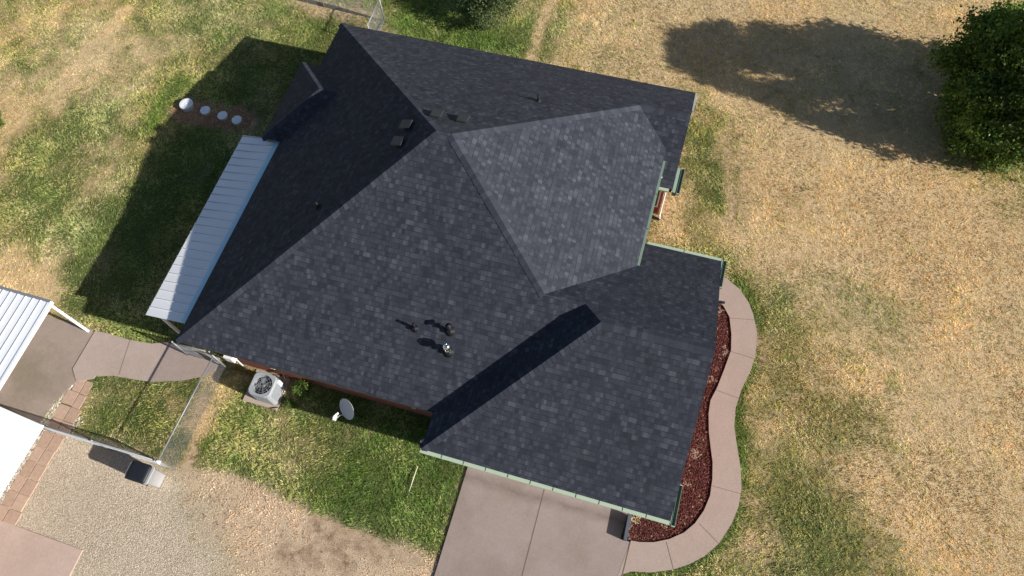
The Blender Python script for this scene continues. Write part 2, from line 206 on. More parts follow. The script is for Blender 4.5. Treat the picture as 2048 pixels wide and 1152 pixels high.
# ------------------------------------------------------------------ object helpers
def tag(o, label=None, cat=None, group=None, kind=None):
    for k, v in (('label', label), ('category', cat), ('group', group), ('kind', kind)):
        if v: o[k] = v
    return o
def empty(name, loc=(0, 0, 0), rz=0):
    o = bpy.data.objects.new(name, None); COL.objects.link(o); o.location = loc; o.rotation_euler.z = rz; o.empty_display_size = .2; return o
class MB:
    def __init__(s): s.v = []; s.f = []; s.uv = []; s.sm = []
    def face(s, pts, uvs=None, smooth=False):
        i = len(s.v); s.v += [tuple(p) for p in pts]; s.f.append(tuple(range(i, i+len(pts)))); s.uv.append(uvs or [(0, 0)]*len(pts)); s.sm.append(smooth)
    def grid(s, rings, closed=True, smooth=True, caps=True):
        i0 = len(s.v); n = len(rings[0])
        for r in rings: s.v += [tuple(p) for p in r]
        for a in range(len(rings)-1):
            for b in range(n if closed else n-1):
                c = (b+1) % n; s.f.append((i0+a*n+b, i0+a*n+c, i0+(a+1)*n+c, i0+(a+1)*n+b)); s.uv.append([(0, 0)]*4); s.sm.append(smooth)
        if caps and closed:
            s.f.append(tuple(reversed(range(i0, i0+n)))); s.uv.append([(0, 0)]*n); s.sm.append(False)
            e = i0+(len(rings)-1)*n; s.f.append(tuple(range(e, e+n))); s.uv.append([(0, 0)]*n); s.sm.append(False)
    def box(s, x0, y0, z0, x1, y1, z1, top=None, bev=0):
        # top = (dx, dy) inset of the top face
        a, b = top or (0, 0)
        if bev:
            def ring(x0, y0, x1, y1, z): return [(x0+bev, y0, z), (x1-bev, y0, z), (x1, y0+bev, z), (x1, y1-bev, z), (x1-bev, y1, z), (x0+bev, y1, z), (x0, y1-bev, z), (x0, y0+bev, z)]
            s.grid([ring(x0, y0, x1, y1, z0), ring(x0+a, y0+b, x1-a, y1-b, z1)], smooth=False)
        else:
            s.grid([[(x0, y0, z0), (x1, y0, z0), (x1, y1, z0), (x0, y1, z0)], [(x0+a, y0+b, z1), (x1-a, y0+b, z1), (x1-a, y1-b, z1), (x0+a, y1-b, z1)]], smooth=False)
        return s
    def beam(s, p, q, w, h, up=(0, 0, 1)):
        p, q = Vector(p), Vector(q); d = (q-p).normalized(); x = d.cross(Vector(up)); x = x.normalized() if x.length > 1e-4 else Vector((1, 0, 0)); y = x.cross(d).normalized()
        def r(c): return [c-x*w/2-y*h/2, c+x*w/2-y*h/2, c+x*w/2+y*h/2, c-x*w/2+y*h/2]
        s.grid([r(p), r(q)], smooth=False); return s
    def tube(s, pts, r, n=8, smooth=True):
        pts = [Vector(p) for p in pts]; rings = []
        rs = r if isinstance(r, (list, tuple)) else [r]*len(pts)
        for i, p in enumerate(pts):
            d = (pts[min(i+1, len(pts)-1)]-pts[max(i-1, 0)]).normalized(); x = d.cross(Vector((.13, .27, 1) if abs(d.z) < .95 else (1, 0, 0))).normalized(); y = d.cross(x)
            rings.append([p+(x*math.cos(t)+y*math.sin(t))*rs[i] for t in [2*math.pi*j/n for j in range(n)]])
        s.grid(rings, smooth=smooth); return s
    def lathe(s, prof, n=16, c=(0, 0, 0), smooth=True, axis=None):
        rings = []
        R = Vector((0, 0, 1)).rotation_difference(Vector(axis)).to_matrix() if axis else Matrix.Identity(3)
        for r, z in prof: rings.append([Vector(c)+R @ Vector((r*math.cos(2*math.pi*j/n), r*math.sin(2*math.pi*j/n), z)) for j in range(n)])
        s.grid(rings, smooth=smooth); return s
    def build(s, name, mat, parent=None, attr=None):
        me = bpy.data.meshes.new(name); me.from_pydata(s.v, [], s.f)
        uvl = me.uv_layers.new(name='UVMap'); flat = [c for u in s.uv for p in u for c in p]; uvl.data.foreach_set('uv', flat)
        me.polygons.foreach_set('use_smooth', s.sm); me.materials.append(M[mat] if isinstance(mat, str) else mat)
        if attr is not None: a = me.attributes.new('tone', 'FLOAT', 'POINT'); a.data.foreach_set('value', attr)
        bmm = bmesh.new(); bmm.from_mesh(me); bmesh.ops.recalc_face_normals(bmm, faces=bmm.faces); bmm.to_mesh(me); bmm.free()
        o = bpy.data.objects.new(name, me); COL.objects.link(o)
        if parent: o.parent = parent
        return o
def mesh_np(name, V, F, mat, parent=None, tone=None, smooth=False):
    """V (n,3), F (m,k) arrays -> object"""
    me = bpy.data.meshes.new(name); V = np.asarray(V, np.float32); F = np.asarray(F, np.int32); m, k = F.shape
    me.vertices.add(len(V)); me.vertices.foreach_set('co', V.ravel()); me.loops.add(m*k); me.loops.foreach_set('vertex_index', F.ravel())
    me.polygons.add(m); me.polygons.foreach_set('loop_start', np.arange(0, m*k, k, dtype=np.int32)); me.polygons.foreach_set('loop_total', np.full(m, k, np.int32))
    if tone is not None: a = me.attributes.new('tone', 'FLOAT', 'POINT'); a.data.foreach_set('value', np.asarray(tone, np.float32))
    me.update(); me.validate(); me.materials.append(M[mat] if isinstance(mat, str) else mat)
    o = bpy.data.objects.new(name, me); COL.objects.link(o)
    if parent: o.parent = parent
    return o
def copy_tree(o, parent=None):
    c = o.copy(); COL.objects.link(c); c.parent = parent
    for ch in [x for x in bpy.data.objects if x.parent == o]: copy_tree(ch, c)
    return c
def slab(name, poly, z0, z1, mat, **kw):
    b = MB(); a = sum(poly[i][0]*poly[(i+1) % len(poly)][1]-poly[(i+1) % len(poly)][0]*poly[i][1] for i in range(len(poly)))
    if a < 0: poly = poly[::-1]
    b.grid([[(x, y, z0) for x, y in poly], [(x, y, z1) for x, y in poly]], smooth=False)
    o = b.build(name, mat); return tag(o, kind='structure', **kw)
def vnoise(x, y, s, seed):
    """value noise in numpy"""
    r = np.random.default_rng(seed).random((256, 256)); X = x/s+1000; Y = y/s+1000; i = np.floor(X).astype(int); j = np.floor(Y).astype(int); fx = X-i; fy = Y-j
    fx = fx*fx*(3-2*fx); fy = fy*fy*(3-2*fy); g = lambda a, b: r[a % 256, b % 256]
    return (g(i, j)*(1-fx)+g(i+1, j)*fx)*(1-fy)+(g(i, j+1)*(1-fx)+g(i+1, j+1)*fx)*fy
def fbm(x, y, s, seed): return (vnoise(x, y, s, seed)+.5*vnoise(x, y, s/2, seed+1)+.25*vnoise(x, y, s/4, seed+2))/1.75
def inpoly(x, y, poly):
    r = np.zeros(x.shape, bool); n = len(poly)
    for i in range(n):
        x0, y0 = poly[i]; x1, y1 = poly[(i+1) % n]
        c = ((y0 > y) != (y1 > y)) & (x < (x1-x0)*(y-y0)/((y1-y0) or 1e-9)+x0); r ^= c
    return r
# ------------------------------------------------------------------ ground zones
HOUSE_FP = [(-12.45, 17.6), (.15, 17.6), (.15, 14.65), (-.5, 14.65), (-.5, 11.35), (2.05, 11.35), (2.05, 4.35), (-4.25, 4.35), (-4.25, 5.35), (-12.45, 5.35)]
WALK = WALK_OUT+WALK_IN+[(2.6, 11.9), (2.0, 12.1), (1.6, 12.73)]
SLAB = SLAB_EDGE+[(-17.6, 1.2), (-17.7, -.5), (-26, -.5), (-26, 5.15)]
GEDGE = [(-18, 1.66)]+GRAVEL_TOP+GREEN_EDGE
PAVERS = PAV_L+PAV_R[::-1][:-1]
PINKP = [(-26, -1.3), (-17.08, -1.37), (-14.11, -1.42), (-14.09, -6), (-26, -6)]
def zones(x, y):
    d = np.zeros_like(x); w = np.zeros_like(x)+1e-9
    for a, b, v in DRY:
        g = np.exp(-((x-a)**2+(y-b)**2)/(2*1.25**2)); d += g*v; w += g
    far = w < 1e-4; d = d/w; d[far] = .75
    d = d+(fbm(x, y, 1.7, 5)-.5)*.45+(fbm(x, y, .5, 9)-.5)*.5
    s = np.clip((fbm(x, y, .7, 31)-.62)*2.2, 0, .4); t = np.zeros_like(x)
    for (a, b), (c, e), hw, ch, v in FEAT:
        L = (c-a)**2+(e-b)**2+1e-9; k = np.clip(((x-a)*(c-a)+(y-b)*(e-b))/L, 0, 1)
        q = np.hypot(x-a-k*(c-a), y-b-k*(e-b))/hw+(fbm(x, y, max(.25, hw*.6), 77)-.5)*1.1; f = 1/(1+np.exp((q-1)*(5 if ch == 's' else 3)))
        if ch == 'd': d = d*(1-f)+(v+(fbm(x, y, .4, 3)-.5)*.2)*f; s = s*(1-f*.8)
        elif ch == 's': s = np.maximum(s, f*v)
    ex = np.array([p[0] for p in GEDGE]); ey = np.array([p[1] for p in GEDGE]); edge = np.interp(x, ex, ey)+(fbm(x, y, .35, 55)-.5)*.3
    below = (1/(1+np.exp((y-edge)*14)))*((x > -18) & (x < -3.3))
    grav = 1/(1+np.exp((x+12.6+(y-1.5)*1.1+(fbm(x, y, .9, 8)-.5)*2.2)*2.2)); grav = np.maximum(grav, .75/(1+np.exp((y+.9-(x+6)*.22)*4))*(x > -9))
    g = below*grav; t = below*(1-grav)
    s = np.where(below > .5, np.clip(s, 0, 1), s)
    return np.clip(d, 0, 1), np.clip(s, 0, 1), np.clip(g, 0, 1), np.clip(t, 0, 1)
PAVED = [HOUSE_FP, WALK, DRIVE+[(-3.6, 5.2), (1.4, 5.2)][::-1] if False else [(-3.67, 5), (1.37, 5), (1.37, 4.11), (1.63, 3.43), (1.49, 0), (-3.6, -.5)], SLAB, PAVERS, PINKP, BED_P, PAD_P]
def ground():
    nx, ny = 400, 300; xs = np.linspace(-36, 20, nx); ys = np.linspace(-6, 34, ny); X, Y = np.meshgrid(xs, ys); x, y = X.ravel(), Y.ravel()
    d, s, g, t = zones(x, y); z = (fbm(x, y, 2.5, 21)-.5)*.03
    idx = np.arange(nx*ny).reshape(ny, nx); F = np.stack([idx[:-1, :-1], idx[:-1, 1:], idx[1:, 1:], idx[1:, :-1]], -1).reshape(-1, 4)
    V = np.stack([x, y, z], 1)
    o = mesh_np('ground', V, F, ground_mat()); me = o.data
    a = me.attributes.new('zone', 'FLOAT_COLOR', 'POINT'); a.data.foreach_set('color', np.stack([d, s, g, t], 1).astype(np.float32).ravel())
    # outer sheet reaching the horizon, butted to the detailed sheet
    b = MB(); R = 400
    for q in ([(-R, -R), (R, -R), (R, -6), (-R, -6)], [(-R, 34), (R, 34), (R, R), (-R, R)], [(-R, -6), (-36, -6), (-36, 34), (-R, 34)], [(20, -6), (R, -6), (R, 34), (20, 34)]):
        b.face([(px, py, -.02) for px, py in q])
    f = b.build('field', plain('far_field', (.33, .26, .14), .95, .1, 0, .3, .2)); tag(f, kind='structure'); tag(o, kind='structure')
def ground_mat():
    k = NT('ground_cover', .95, .1); p = k.pos(); at = k.n('Attribute', attribute_name='zone'); sp = k.n('SeparateColor'); k.t.links.new(at.outputs['Color'], sp.inputs[0])
    tan = at.outputs['Alpha']; d, s, g = sp.outputs
    n1 = k.noise(p, 22, 4, .7); n2 = k.noise(p, 7, 4, .6); n3 = k.noise(p, 55, 3, .75)
    green = k.ramp(n1, [(.3, (.05, .07, .02)), (.55, (.11, .14, .045)), (.75, (.19, .22, .08))])
    straw = k.ramp(n1, [(.28, (.32, .235, .125)), (.5, (.56, .42, .24)), (.75, (.74, .58, .35))])
    dd = k.ramp(k.math('ADD', d, k.math('MULTIPLY', k.math('SUBTRACT', n2, .5), .5)), [(.3, (0, 0, 0)), (.7, (1, 1, 1))])
    c = k.mix(dd, green, straw)
    soil = k.ramp(n2, [(.3, (.3, .19, .115)), (.55, (.52, .37, .24)), (.8, (.66, .5, .34))]); c = k.mix(s, c, soil)
    tn = k.ramp(n1, [(.28, (.36, .265, .175)), (.5, (.55, .42, .29)), (.75, (.68, .54, .39))]); tn = k.mix(k.math('MULTIPLY', k.math('MULTIPLY', s, k.ramp(k.noise(p, 3.4, 6, .75), [(.38, (.15, .15, .15)), (.6, (1, 1, 1))])), .9), tn, k.ramp(n2, [(.3, (.15, .09, .055)), (.8, (.33, .215, .14))])); c = k.mix(tan, c, tn)
    gv = k.n('TexVoronoi'); gv.inputs['Scale'].default_value = 42; k.t.links.new(p, gv.inputs['Vector'])
    grv = k.ramp(gv.outputs['Color'], [(.1, (.38, .295, .21)), (.5, (.58, .475, .36)), (.9, (.72, .62, .5))]); grv = k.mix(k.math('MULTIPLY', k.ramp(n2, [(.45, (0, 0, 0)), (.7, (1, 1, 1))]), .45), grv, (.42, .34, .24))
    c = k.mix(g, c, grv)
    c = k.mix(1.0, c, k.ramp(n3, [(.25, (.7, .7, .7)), (.75, (1.3, 1.3, 1.3))]), 'MULTIPLY')
    k.col(c); h = k.math('ADD', k.math('MULTIPLY', n1, 1.0), k.math('MULTIPLY', n3, .5)); h = k.math('SUBTRACT', h, k.math('MULTIPLY', k.math('MULTIPLY', gv.outputs['Distance'], g), .8)); k.bump(h, .03, .8); return k.m
# ------------------------------------------------------------------ setting
ground()
slab('driveway', [(-3.67, 4.36), (1.37, 4.36)]+[(1.37, 4.11), (1.32, 3.4), (1.6, 3.38), (1.49, -1.5), (-3.6, -1.5)], -.1, .06, 'drive')
slab('walkway', WALK_OUT+WALK_IN+[(2.2, 11.9), (1.6, 12.2), (1.6, 12.73)], -.1, .064, 'walk')
JN = SLAB_J[0]
slab('patio_slab', [SLAB_EDGE[0]]+JN+SLAB_EDGE[15:]+SLAB[len(SLAB_EDGE):], -.1, .04, 'slab')
slab('sidewalk', SLAB_EDGE[1:15]+[(-17.16, 3.26), (-17.52, 3.62), (-17.5, 5.06)], -.1, .043, 'sidewalk')
slab('pink_slab', PINKP, -.1, .035, 'pink')
def joint_lines():
    b = MB()
    def ln(p, q, z, w=.02):
        p, q = Vector((*p, 0)), Vector((*q, 0)); n = (q-p).normalized().cross(Vector((0, 0, 1)))*w/2
        b.face([(p-n+Vector((0, 0, z))), (q-n+Vector((0, 0, z))), (q+n+Vector((0, 0, z))), (p+n+Vector((0, 0, z)))])
    ln((-1.21, 4.3), (-1.14, -1.4), .0645); ln((1.62, 3.38), (1.5, -1.4), .0685, .025)
    for p, q in WALK_JOINTS: ln(p, q, .068, .014)
    for L in SLAB_J:
        for p, q in zip(L, L[1:]): ln(p, q, .0445, .022)
    ln((-3.67, 4.3), (-3.6, -1.4), .0, .07)
    ln((-17.6, 1.3), (-26, 1.3), .0445, .02); ln((-20.2, 5.1), (-20.3, -.5), .0445)
    tag(b.build('paving_joints', 'joint'), kind='structure')
joint_lines()
# pavers: two rows of square slabs
def pavers():
    pr = MB(); pr.box(-.185, -.235, -.04, .185, .235, .03, (.006, .006)); src = pr.build('paver', 'paver'); n = 0
    # each row runs along y between the traced left / centre / right edges
    def edge(P_, y): ys = [p[1] for p in P_][::-1]; xs = [p[0] for p in P_][::-1]; return float(np.interp(y, ys, xs))
    pitch = .485; y = 3.15; k = 0; words = ['left row', 'right row']
    where = lambda k, y: ('north end by the curved slab' if y > 2.9 else 'beside the small green lawn' if y > 1.75 else 'under the chain link rail' if y > 1.2 else 'between the white canopy and the gravel' if y > -.9 else 'against the pink slab')
    while y > -1.4:
        for c, (A, B) in enumerate(((PAV_L, PAV_C), (PAV_C, PAV_R))):
            o = src if n == 0 else src.copy()
            if n: COL.objects.link(o)
            xa, xb = edge(A, y), edge(B, y)
            o.location = ((xa+xb)/2, y+random.uniform(-.01, .01)+(.0 if c else .03), random.uniform(0, .006)); o.scale = ((xb-xa-.02)/.37, 1, 1)
            sl = math.atan2(edge(PAV_C, y-.5)-edge(PAV_C, y+.5), 1); o.rotation_euler.z = sl+random.uniform(-.015, .015)
            tag(o, f'square tan paver, {["first","second","third","fourth","fifth","sixth","seventh","eighth","ninth","tenth"][k]} from the lawn end in the {"canopy" if c==0 else "gravel"}-side row', 'paver', 'tan pavers laid in a two-row path'); n += 1
        y -= pitch; k += 1
pavers()
tag(slab('rock_bed', ROCKS_L+[(-17.75, -1.35), (-17.2, -1.35)]+PAV_L[::-1][:-1], -.1, .012, plain('rock_bed_soil', (.4, .34, .28), .95, .1, 0, .3, 30)), kind='structure')
slab('mulch_bed', BED_P, -.1, .008, plain('mulch_soil', (.07, .03, .022), .95, .1, 0, .5, 40, .01))
def scatter_pts(n, x0, x1, y0, y1): return RNG.uniform(x0, x1, n), RNG.uniform(y0, y1, n)
def chips(name, x, y, z, size, cols, mat, flat=.5):
    """irregular little tetra/wedge chips"""
    n = len(x); a = RNG.uniform(0, 6.28, n); L = size*RNG.uniform(.5, 1.4, n); w = L*RNG.uniform(.3, .8, n); h = L*flat*RNG.uniform(.4, 1, n); c, s = np.cos(a), np.sin(a)
    base = [(-1, -1), (1, -.7), (.8, 1), (-.9, .8)]; V = []
    for bx, by in base:
        u = bx*L/2; v = by*w/2; V.append(np.stack([x+u*c-v*s, y+u*s+v*c, z+RNG.uniform(0, .3, n)*h], 1))
    V.append(np.stack([x+RNG.uniform(-.2, .2, n)*L, y+RNG.uniform(-.2, .2, n)*L, z+h], 1)); V = np.stack(V, 1).reshape(-1, 3)
    i = np.arange(n)[:, None]*5; F = np.concatenate([i+np.array([[0, 1, 4]]), i+np.array([[1, 2, 4]]), i+np.array([[2, 3, 4]]), i+np.array([[3, 0, 4]])], 1).reshape(-1, 3)
    o = mesh_np(name, V, F, mat, tone=None); at = o.data.attributes.new('tint', 'FLOAT_COLOR', 'POINT'); cc = np.repeat(cols, 5, 0); at.data.foreach_set('color', np.c_[cc, np.ones(len(cc))].astype(np.float32).ravel()); return o
def tint_mat(name, rough=.9, tr=0):
    k = NT(name, rough, .15); c = k.n('Attribute', attribute_name='tint').outputs['Color']; k.col(c)
    if tr:
        tl = k.n('BsdfTranslucent'); k.put(tl.inputs[0], c); mx = k.n('MixShader'); mx.inputs[0].default_value = tr; k.t.links.new(k.b.outputs[0], mx.inputs[1]); k.t.links.new(tl.outputs[0], mx.inputs[2]); k.t.links.new(mx.outputs[0], k.t.nodes['Material Output'].inputs[0])
    return k.m
def lerpc(t, *cs):
    cs = np.array(cs); t = np.clip(t, 0, .9999)*(len(cs)-1); i = t.astype(int); f = (t-i)[:, None]; return cs[i]*(1-f)+cs[i+1]*f
# mulch
x, y = scatter_pts(26000, 1.2, 3.8, 3.3, 12); m = inpoly(x, y, BED_P); x, y = x[m], y[m]
f = RNG.random(len(x))+np.where(y > 4.6, 0, .0); pale = (fbm(x, y, .5, 3) > .7) | (RNG.random(len(x)) < .04); cols = lerpc(f, (.05, .014, .012), (.11, .03, .026), (.2, .075, .062)); cols[pale] = lerpc(f[pale], (.16, .08, .06), (.4, .27, .2))
z1 = (x < 1.75) & (y > 3.95) & (y < 4.25); cols[z1] = lerpc(f[z1], (.4, .25, .12), (.6, .45, .28))
tag(chips('mulch', x, y, np.full(len(x), .01), .05, cols, tint_mat('mulch_chips'), .6), kind='stuff')
x, y = scatter_pts(9000, -19.6, -16.1, 13.9, 15.5); d, s, g_, t = zones(x, y); m = s > .5; x, y = x[m], y[m]
tag(chips('bark_chips', x, y, np.full(len(x), .0), .05, lerpc(RNG.random(len(x)), (.2, .07, .04), (.4, .19, .12), (.55, .38, .26)), tint_mat('bark_chip'), .4), kind='stuff')
# river rock strip, gravel
RB = ROCKS_L+[(-17.75, -1.35), (-17.2, -1.35)]+PAV_L[::-1][:-1]
x, y = scatter_pts(9000, -18, -16.5, -1.4, 3.5); m = inpoly(x, y, RB); x, y = x[m], y[m]; xe, ye = -16.45+RNG.normal(0, .12, 60), 2.0+RNG.normal(0, .14, 60); x, y = np.r_[x, xe], np.r_[y, ye]
tag(chips('river_rock', x, y, np.full(len(x), .012), .06, lerpc(RNG.random(len(x)), (.3, .25, .2), (.6, .54, .46), (.8, .76, .7)), tint_mat('river_rock_stones'), .6), kind='stuff')
x, y = scatter_pts(190000, -17, -3, -3, 1.9); d, s, g, t = zones(x, y); m = (RNG.random(len(x)) < g) & ~inpoly(x, y, PINKP) & ~inpoly(x, y, PAVERS) & ~inpoly(x, y, DRIVE); x, y = x[m], y[m]
tag(chips('gravel', x, y, np.full(len(x), 0.), .022, lerpc(RNG.random(len(x)), (.36, .285, .2), (.62, .51, .39), (.86, .76, .63)), tint_mat('gravel_stones'), .6), kind='stuff')
# ------------------------------------------------------------------ grass
def grass():
    n = 520000
    x = RNG.uniform(-32, 15, n); y = RNG.uniform(-4, 31, n)
    # keep what the photo's surroundings can show
    k1 = (y < 30.5) & (y > -.3*0-4); x, y = x[k1], y[k1]
    pav = np.zeros(len(x), bool)
    for P_ in PAVED: pav |= inpoly(x, y, P_)
    d, s, g, t = zones(x, y)
    keep = ~pav & (RNG.random(len(x)) > np.clip(s*.75+g*1.2+t*(.35+s*.6), 0, 1)); x, y, d, s, g, t = [q[keep] for q in (x, y, d, s, g, t)]
    m = len(x); nb = 4
    cl = fbm(x, y, .16, 61); dn = d+(cl-.5)*.9+(fbm(x, y, .38, 67)-.5)*.35+RNG.normal(0, .22, m); sw = np.clip((dn-.35)/.3, 0, 1); r = RNG.random(m)
    # greens are lush where the zone is least dry
    gr = lerpc(r, (.08, .16, .025), (.18, .3, .05), (.31, .43, .11)); olive = lerpc(r, (.27, .28, .09), (.5, .49, .18), (.72, .68, .31)); k = np.clip(d/.3, 0, 1)[:, None]; gr = (gr*(1-k)+olive*k)*1.12
    st = lerpc(r, (.54, .41, .22), (.83, .65, .38), (.98, .83, .55)); c = gr*(1-sw[:, None])+st*sw[:, None]
    tn = lerpc(r, (.58, .44, .3), (.8, .62, .45), (.95, .79, .6)); tn = np.where((s > .3)[:, None], lerpc(r, (.17, .1, .055), (.38, .25, .15)), tn); c = c*(1-t[:, None])+tn*t[:, None]
    v1 = fbm(x, y, 3.2, 91); v2 = fbm(x, y, .75, 93); v3 = fbm(x, y, .13, 95)
    c = c*np.stack([1+(v1-.5)*.25+(v2-.5)*.2, 1+(v2-.5)*.22, 1-(v1-.5)*.4+(v2-.5)*.2], 1)*((.64+.76*v3)*(.74+.52*fbm(x, y, 1.5, 97)))[:, None]
    hs = (.035+.03*(1-sw))*(1-t*.45)*(.7+.6*cl)
    X = np.repeat(x, nb)+RNG.normal(0, .03, m*nb); Y = np.repeat(y, nb)+RNG.normal(0, .03, m*nb); H = np.repeat(hs, nb)*RNG.uniform(.6, 1.5, m*nb); Cc = np.repeat(c, nb, 0)*RNG.uniform(.75, 1.25, (m*nb, 1))
    a = RNG.uniform(0, 6.28, m*nb); w = RNG.uniform(.006, .013, m*nb); lean = RNG.uniform(.2, 1.5, m*nb)*H; b = np.repeat(fbm(x, y, 1.6, 71)*14, nb)+RNG.normal(0, .9, m*nb)
    q = m*nb; Z = np.zeros(q)
    V = np.stack([np.stack([X-np.cos(a)*w, Y-np.sin(a)*w, Z], 1), np.stack([X+np.cos(a)*w, Y+np.sin(a)*w, Z], 1), np.stack([X+np.cos(b)*lean, Y+np.sin(b)*lean, H], 1)], 1).reshape(-1, 3)
    F = np.arange(q*3).reshape(-1, 3); me = bpy.data.meshes.new('grass'); me.vertices.add(q*3); me.vertices.foreach_set('co', V.astype(np.float32).ravel()); me.loops.add(q*3); me.loops.foreach_set('vertex_index', F.astype(np.int32).ravel())
    me.polygons.add(q); me.polygons.foreach_set('loop_start', np.arange(0, q*3, 3, dtype=np.int32)); me.polygons.foreach_set('loop_total', np.full(q, 3, np.int32))
    at = me.attributes.new('tint', 'FLOAT_COLOR', 'POINT'); cc = np.repeat(np.c_[Cc, np.ones(q)], 3, 0); at.data.foreach_set('color', cc.astype(np.float32).ravel()); me.update(); me.materials.append(tint_mat('grass_blades', .7, .4))
    o = bpy.data.objects.new('grass', me); COL.objects.link(o); tag(o, kind='stuff')
    o['label'] = 'short lawn grass, green by the house and straw-dry in the open'
grass()
# ------------------------------------------------------------------ house
E0, MS = 2.75, .6
PX, PQ = -.567, .0315
def zP(x, b): return 6.707+PX*(x+5.83)+PQ*(b+11.455)
house = empty('brick_house', (-6, 11.4, 0)); tag(house, 'brick house with a dark shingled hip roof and attached garage wing', 'house')
def hb(o): o.matrix_parent_inverse = house.matrix_world.inverted() if False else Matrix.Translation((6, -11.4, 0)); return o
def part(b, name, mat, parent=None, label=None):
    o = b.build(name, mat, parent or house)
    if parent is None: hb(o)
    if label: o['label'] = label
    return o
rf = MB()
def roof_face(pts):   # pts (x, b, z); b grows towards the street side
    P_ = [Vector((x, -b, z)) for x, b, z in pts]; n = Vector((0, 0, 0))
    for i in range(len(P_)): n += P_[i].cross(P_[(i+1) % len(P_)])
    n.normalize(); n = n if n.z > 0 else -n
    e = Vector((0, 0, 1)).cross(n).normalized(); sl = n.cross(e); sl = sl if sl.z > 0 else -sl
    if n.z < 0: pass
    rf.face(P_, [(p.dot(e), p.dot(sl)+50) for p in P_])
aL, aR = (-6.275, -11.455, 6.707), (-5.83, -11.455, 6.707)
TL, BL, BR, TR = (-12.87, -18.05, E0), (-12.87, -4.86, E0), (-4.64, -4.86, E0), (.38, -18.05, E0)
HW, RW = (-1.27, -16.0, 3.978), (.38, -16.0, 3.98)
J, K, G = (-2.333, -8.315, 4.823), (-1.185, -8.315, 4.823), (-.65, -7.78, 5.144)
GR, gBL, gBR, gTR = (2.32, -7.78, 5.144), (-4.64, -3.79, E0), (2.32, -3.79, E0), (2.32, -11.77, E0)
V1, V2 = (-.12, -14.964, zP(-.12, -14.964)), (-.12, -10.52, zP(-.12, -10.52))
B1, B2, BP, BI = (-13.55, -15.91, E0), (-13.55, -12.43, E0), (-11.81, -14.17, 3.794), (-11.13, -14.17, 3.794)
roof_face([TL, aL, BL])
roof_face([TL, TR, RW, HW, aR, aL])
roof_face([BL, aL, aR, J, K, BR])
roof_face([aR, HW, V1, V2, J])
roof_face([HW, RW, (.38, -13.95, E0), (-.5, -13.95, E0)])
roof_face([gTR, GR, G, K, J, V2, (-.5, -10.6, 3.452), (-.5, -11.77, E0)])
roof_face([G, GR, gBR, gBL])
roof_face([G, gBL, BR, K])
roof_face([B1, B2, BP]); roof_face([B1, BP, BI, (-12.87, -15.91, E0)]); roof_face([B2, (-12.87, -12.43, E0), BI, BP])
roof = part(rf, 'roof', 'shingle')
# ridge and hip caps, one overlapping piece every 14 cm
def caps(segs):
    b = MB(); idx = 0
    for p, q, drop in segs:
        p, q = Vector((p[0], -p[1], p[2])), Vector((q[0], -q[1], q[2])); L = (q-p).length; d = (q-p)/L; h = Vector((d.x, d.y, 0)).normalized(); n = Vector((-h.y, h.x, 0)); k = int(L/.145); w = .15
        for i in range(k):
            a = p+d*(L*i/k); c = p+d*min(L, L*(i+1)/k+.05); idx += 1; uvs = [(idx*.37, idx*1.13)]*4; lo = Vector((0, 0, .006)); hi = Vector((0, 0, .008 if drop == rid else .018))
            jit = random.uniform(-.006, .006)
            for sg in (1, -1):
                o_ = n*sg*(w+jit)-Vector((0, 0, drop*w)); b.face([a+lo, c+hi, c+hi+o_, a+lo+o_], uvs)
                b.face([c+hi, c+hi+o_, c+o_-Vector((0, 0, .004)), c-Vector((0, 0, .004))], uvs)
    return b
hip, rid = .424, .6
seg = [(aL, BL, hip), (aL, TL, hip), (aR, HW, .45), (aR, J, .45), (G, gBL, hip), (K, G, hip), (G, GR, rid), (HW, RW, rid), (BP, B1, hip), (BP, B2, hip), (BI, BP, rid)]
part(caps(seg), 'ridge_cap', 'cap', roof)
# drip edge / fascia, soffit
def fascia(pts, mat='fascia', name='fascia', h=.19):
    b = MB()
    for p, q in zip(pts, pts[1:]):
        P0, P1 = Vector((p[0], -p[1], p[2]-.012)), Vector((q[0], -q[1], q[2]-.012)); b.beam(P0-Vector((0, 0, h/2)), P1-Vector((0, 0, h/2)), .022, h)
    return part(b, name, mat)
fascia([(-12.85, -4.88, E0), (-12.85, -12.43, E0)]); fascia([(-12.85, -15.9, E0), (-12.85, -18.03, E0), (.36, -18.03, E0)])
fascia([(-13.53, -15.89, E0), (-13.53, -12.45, E0)]); fascia([(-12.87, -4.88, E0), (-4.66, -4.88, E0), (-4.62, -3.81, E0), (2.3, -3.81, E0)])
fascia([(2.3, -3.81, E0), (2.3, -7.78, 5.13), (2.3, -11.75, E0), (-.14, -11.75, E0)], 'gutter_green'); fascia([(-.14, -10.52, zP(-.12, -10.52)), (-.14, -14.95, zP(-.12, -14.95))], 'gutter_green')
fascia([(-.2, -13.97, E0), (.36, -13.97, E0), (.36, -16, 3.965), (.36, -18.03, E0)], 'fascia')
sf = MB(); zs = 2.56
for q in ([(-12.85, -18.03), (.36, -18.03), (.36, -13.97), (-12.85, -13.97)], [(-12.85, -13.97), (-.14, -13.97), (-.14, -4.88), (-12.85, -4.88)], [(-13.53, -15.89), (-12.85, -15.89), (-12.85, -12.45), (-13.53, -12.45)], [(-4.62, -4.88), (2.3, -4.88), (2.3, -3.81), (-4.62, -3.81)], [(-.14, -11.75), (2.3, -11.75), (2.3, -4.88), (-.14, -4.88)]): sf.face([(x, -b, zs) for x, b in q])
part(sf, 'soffit', 'soffit')
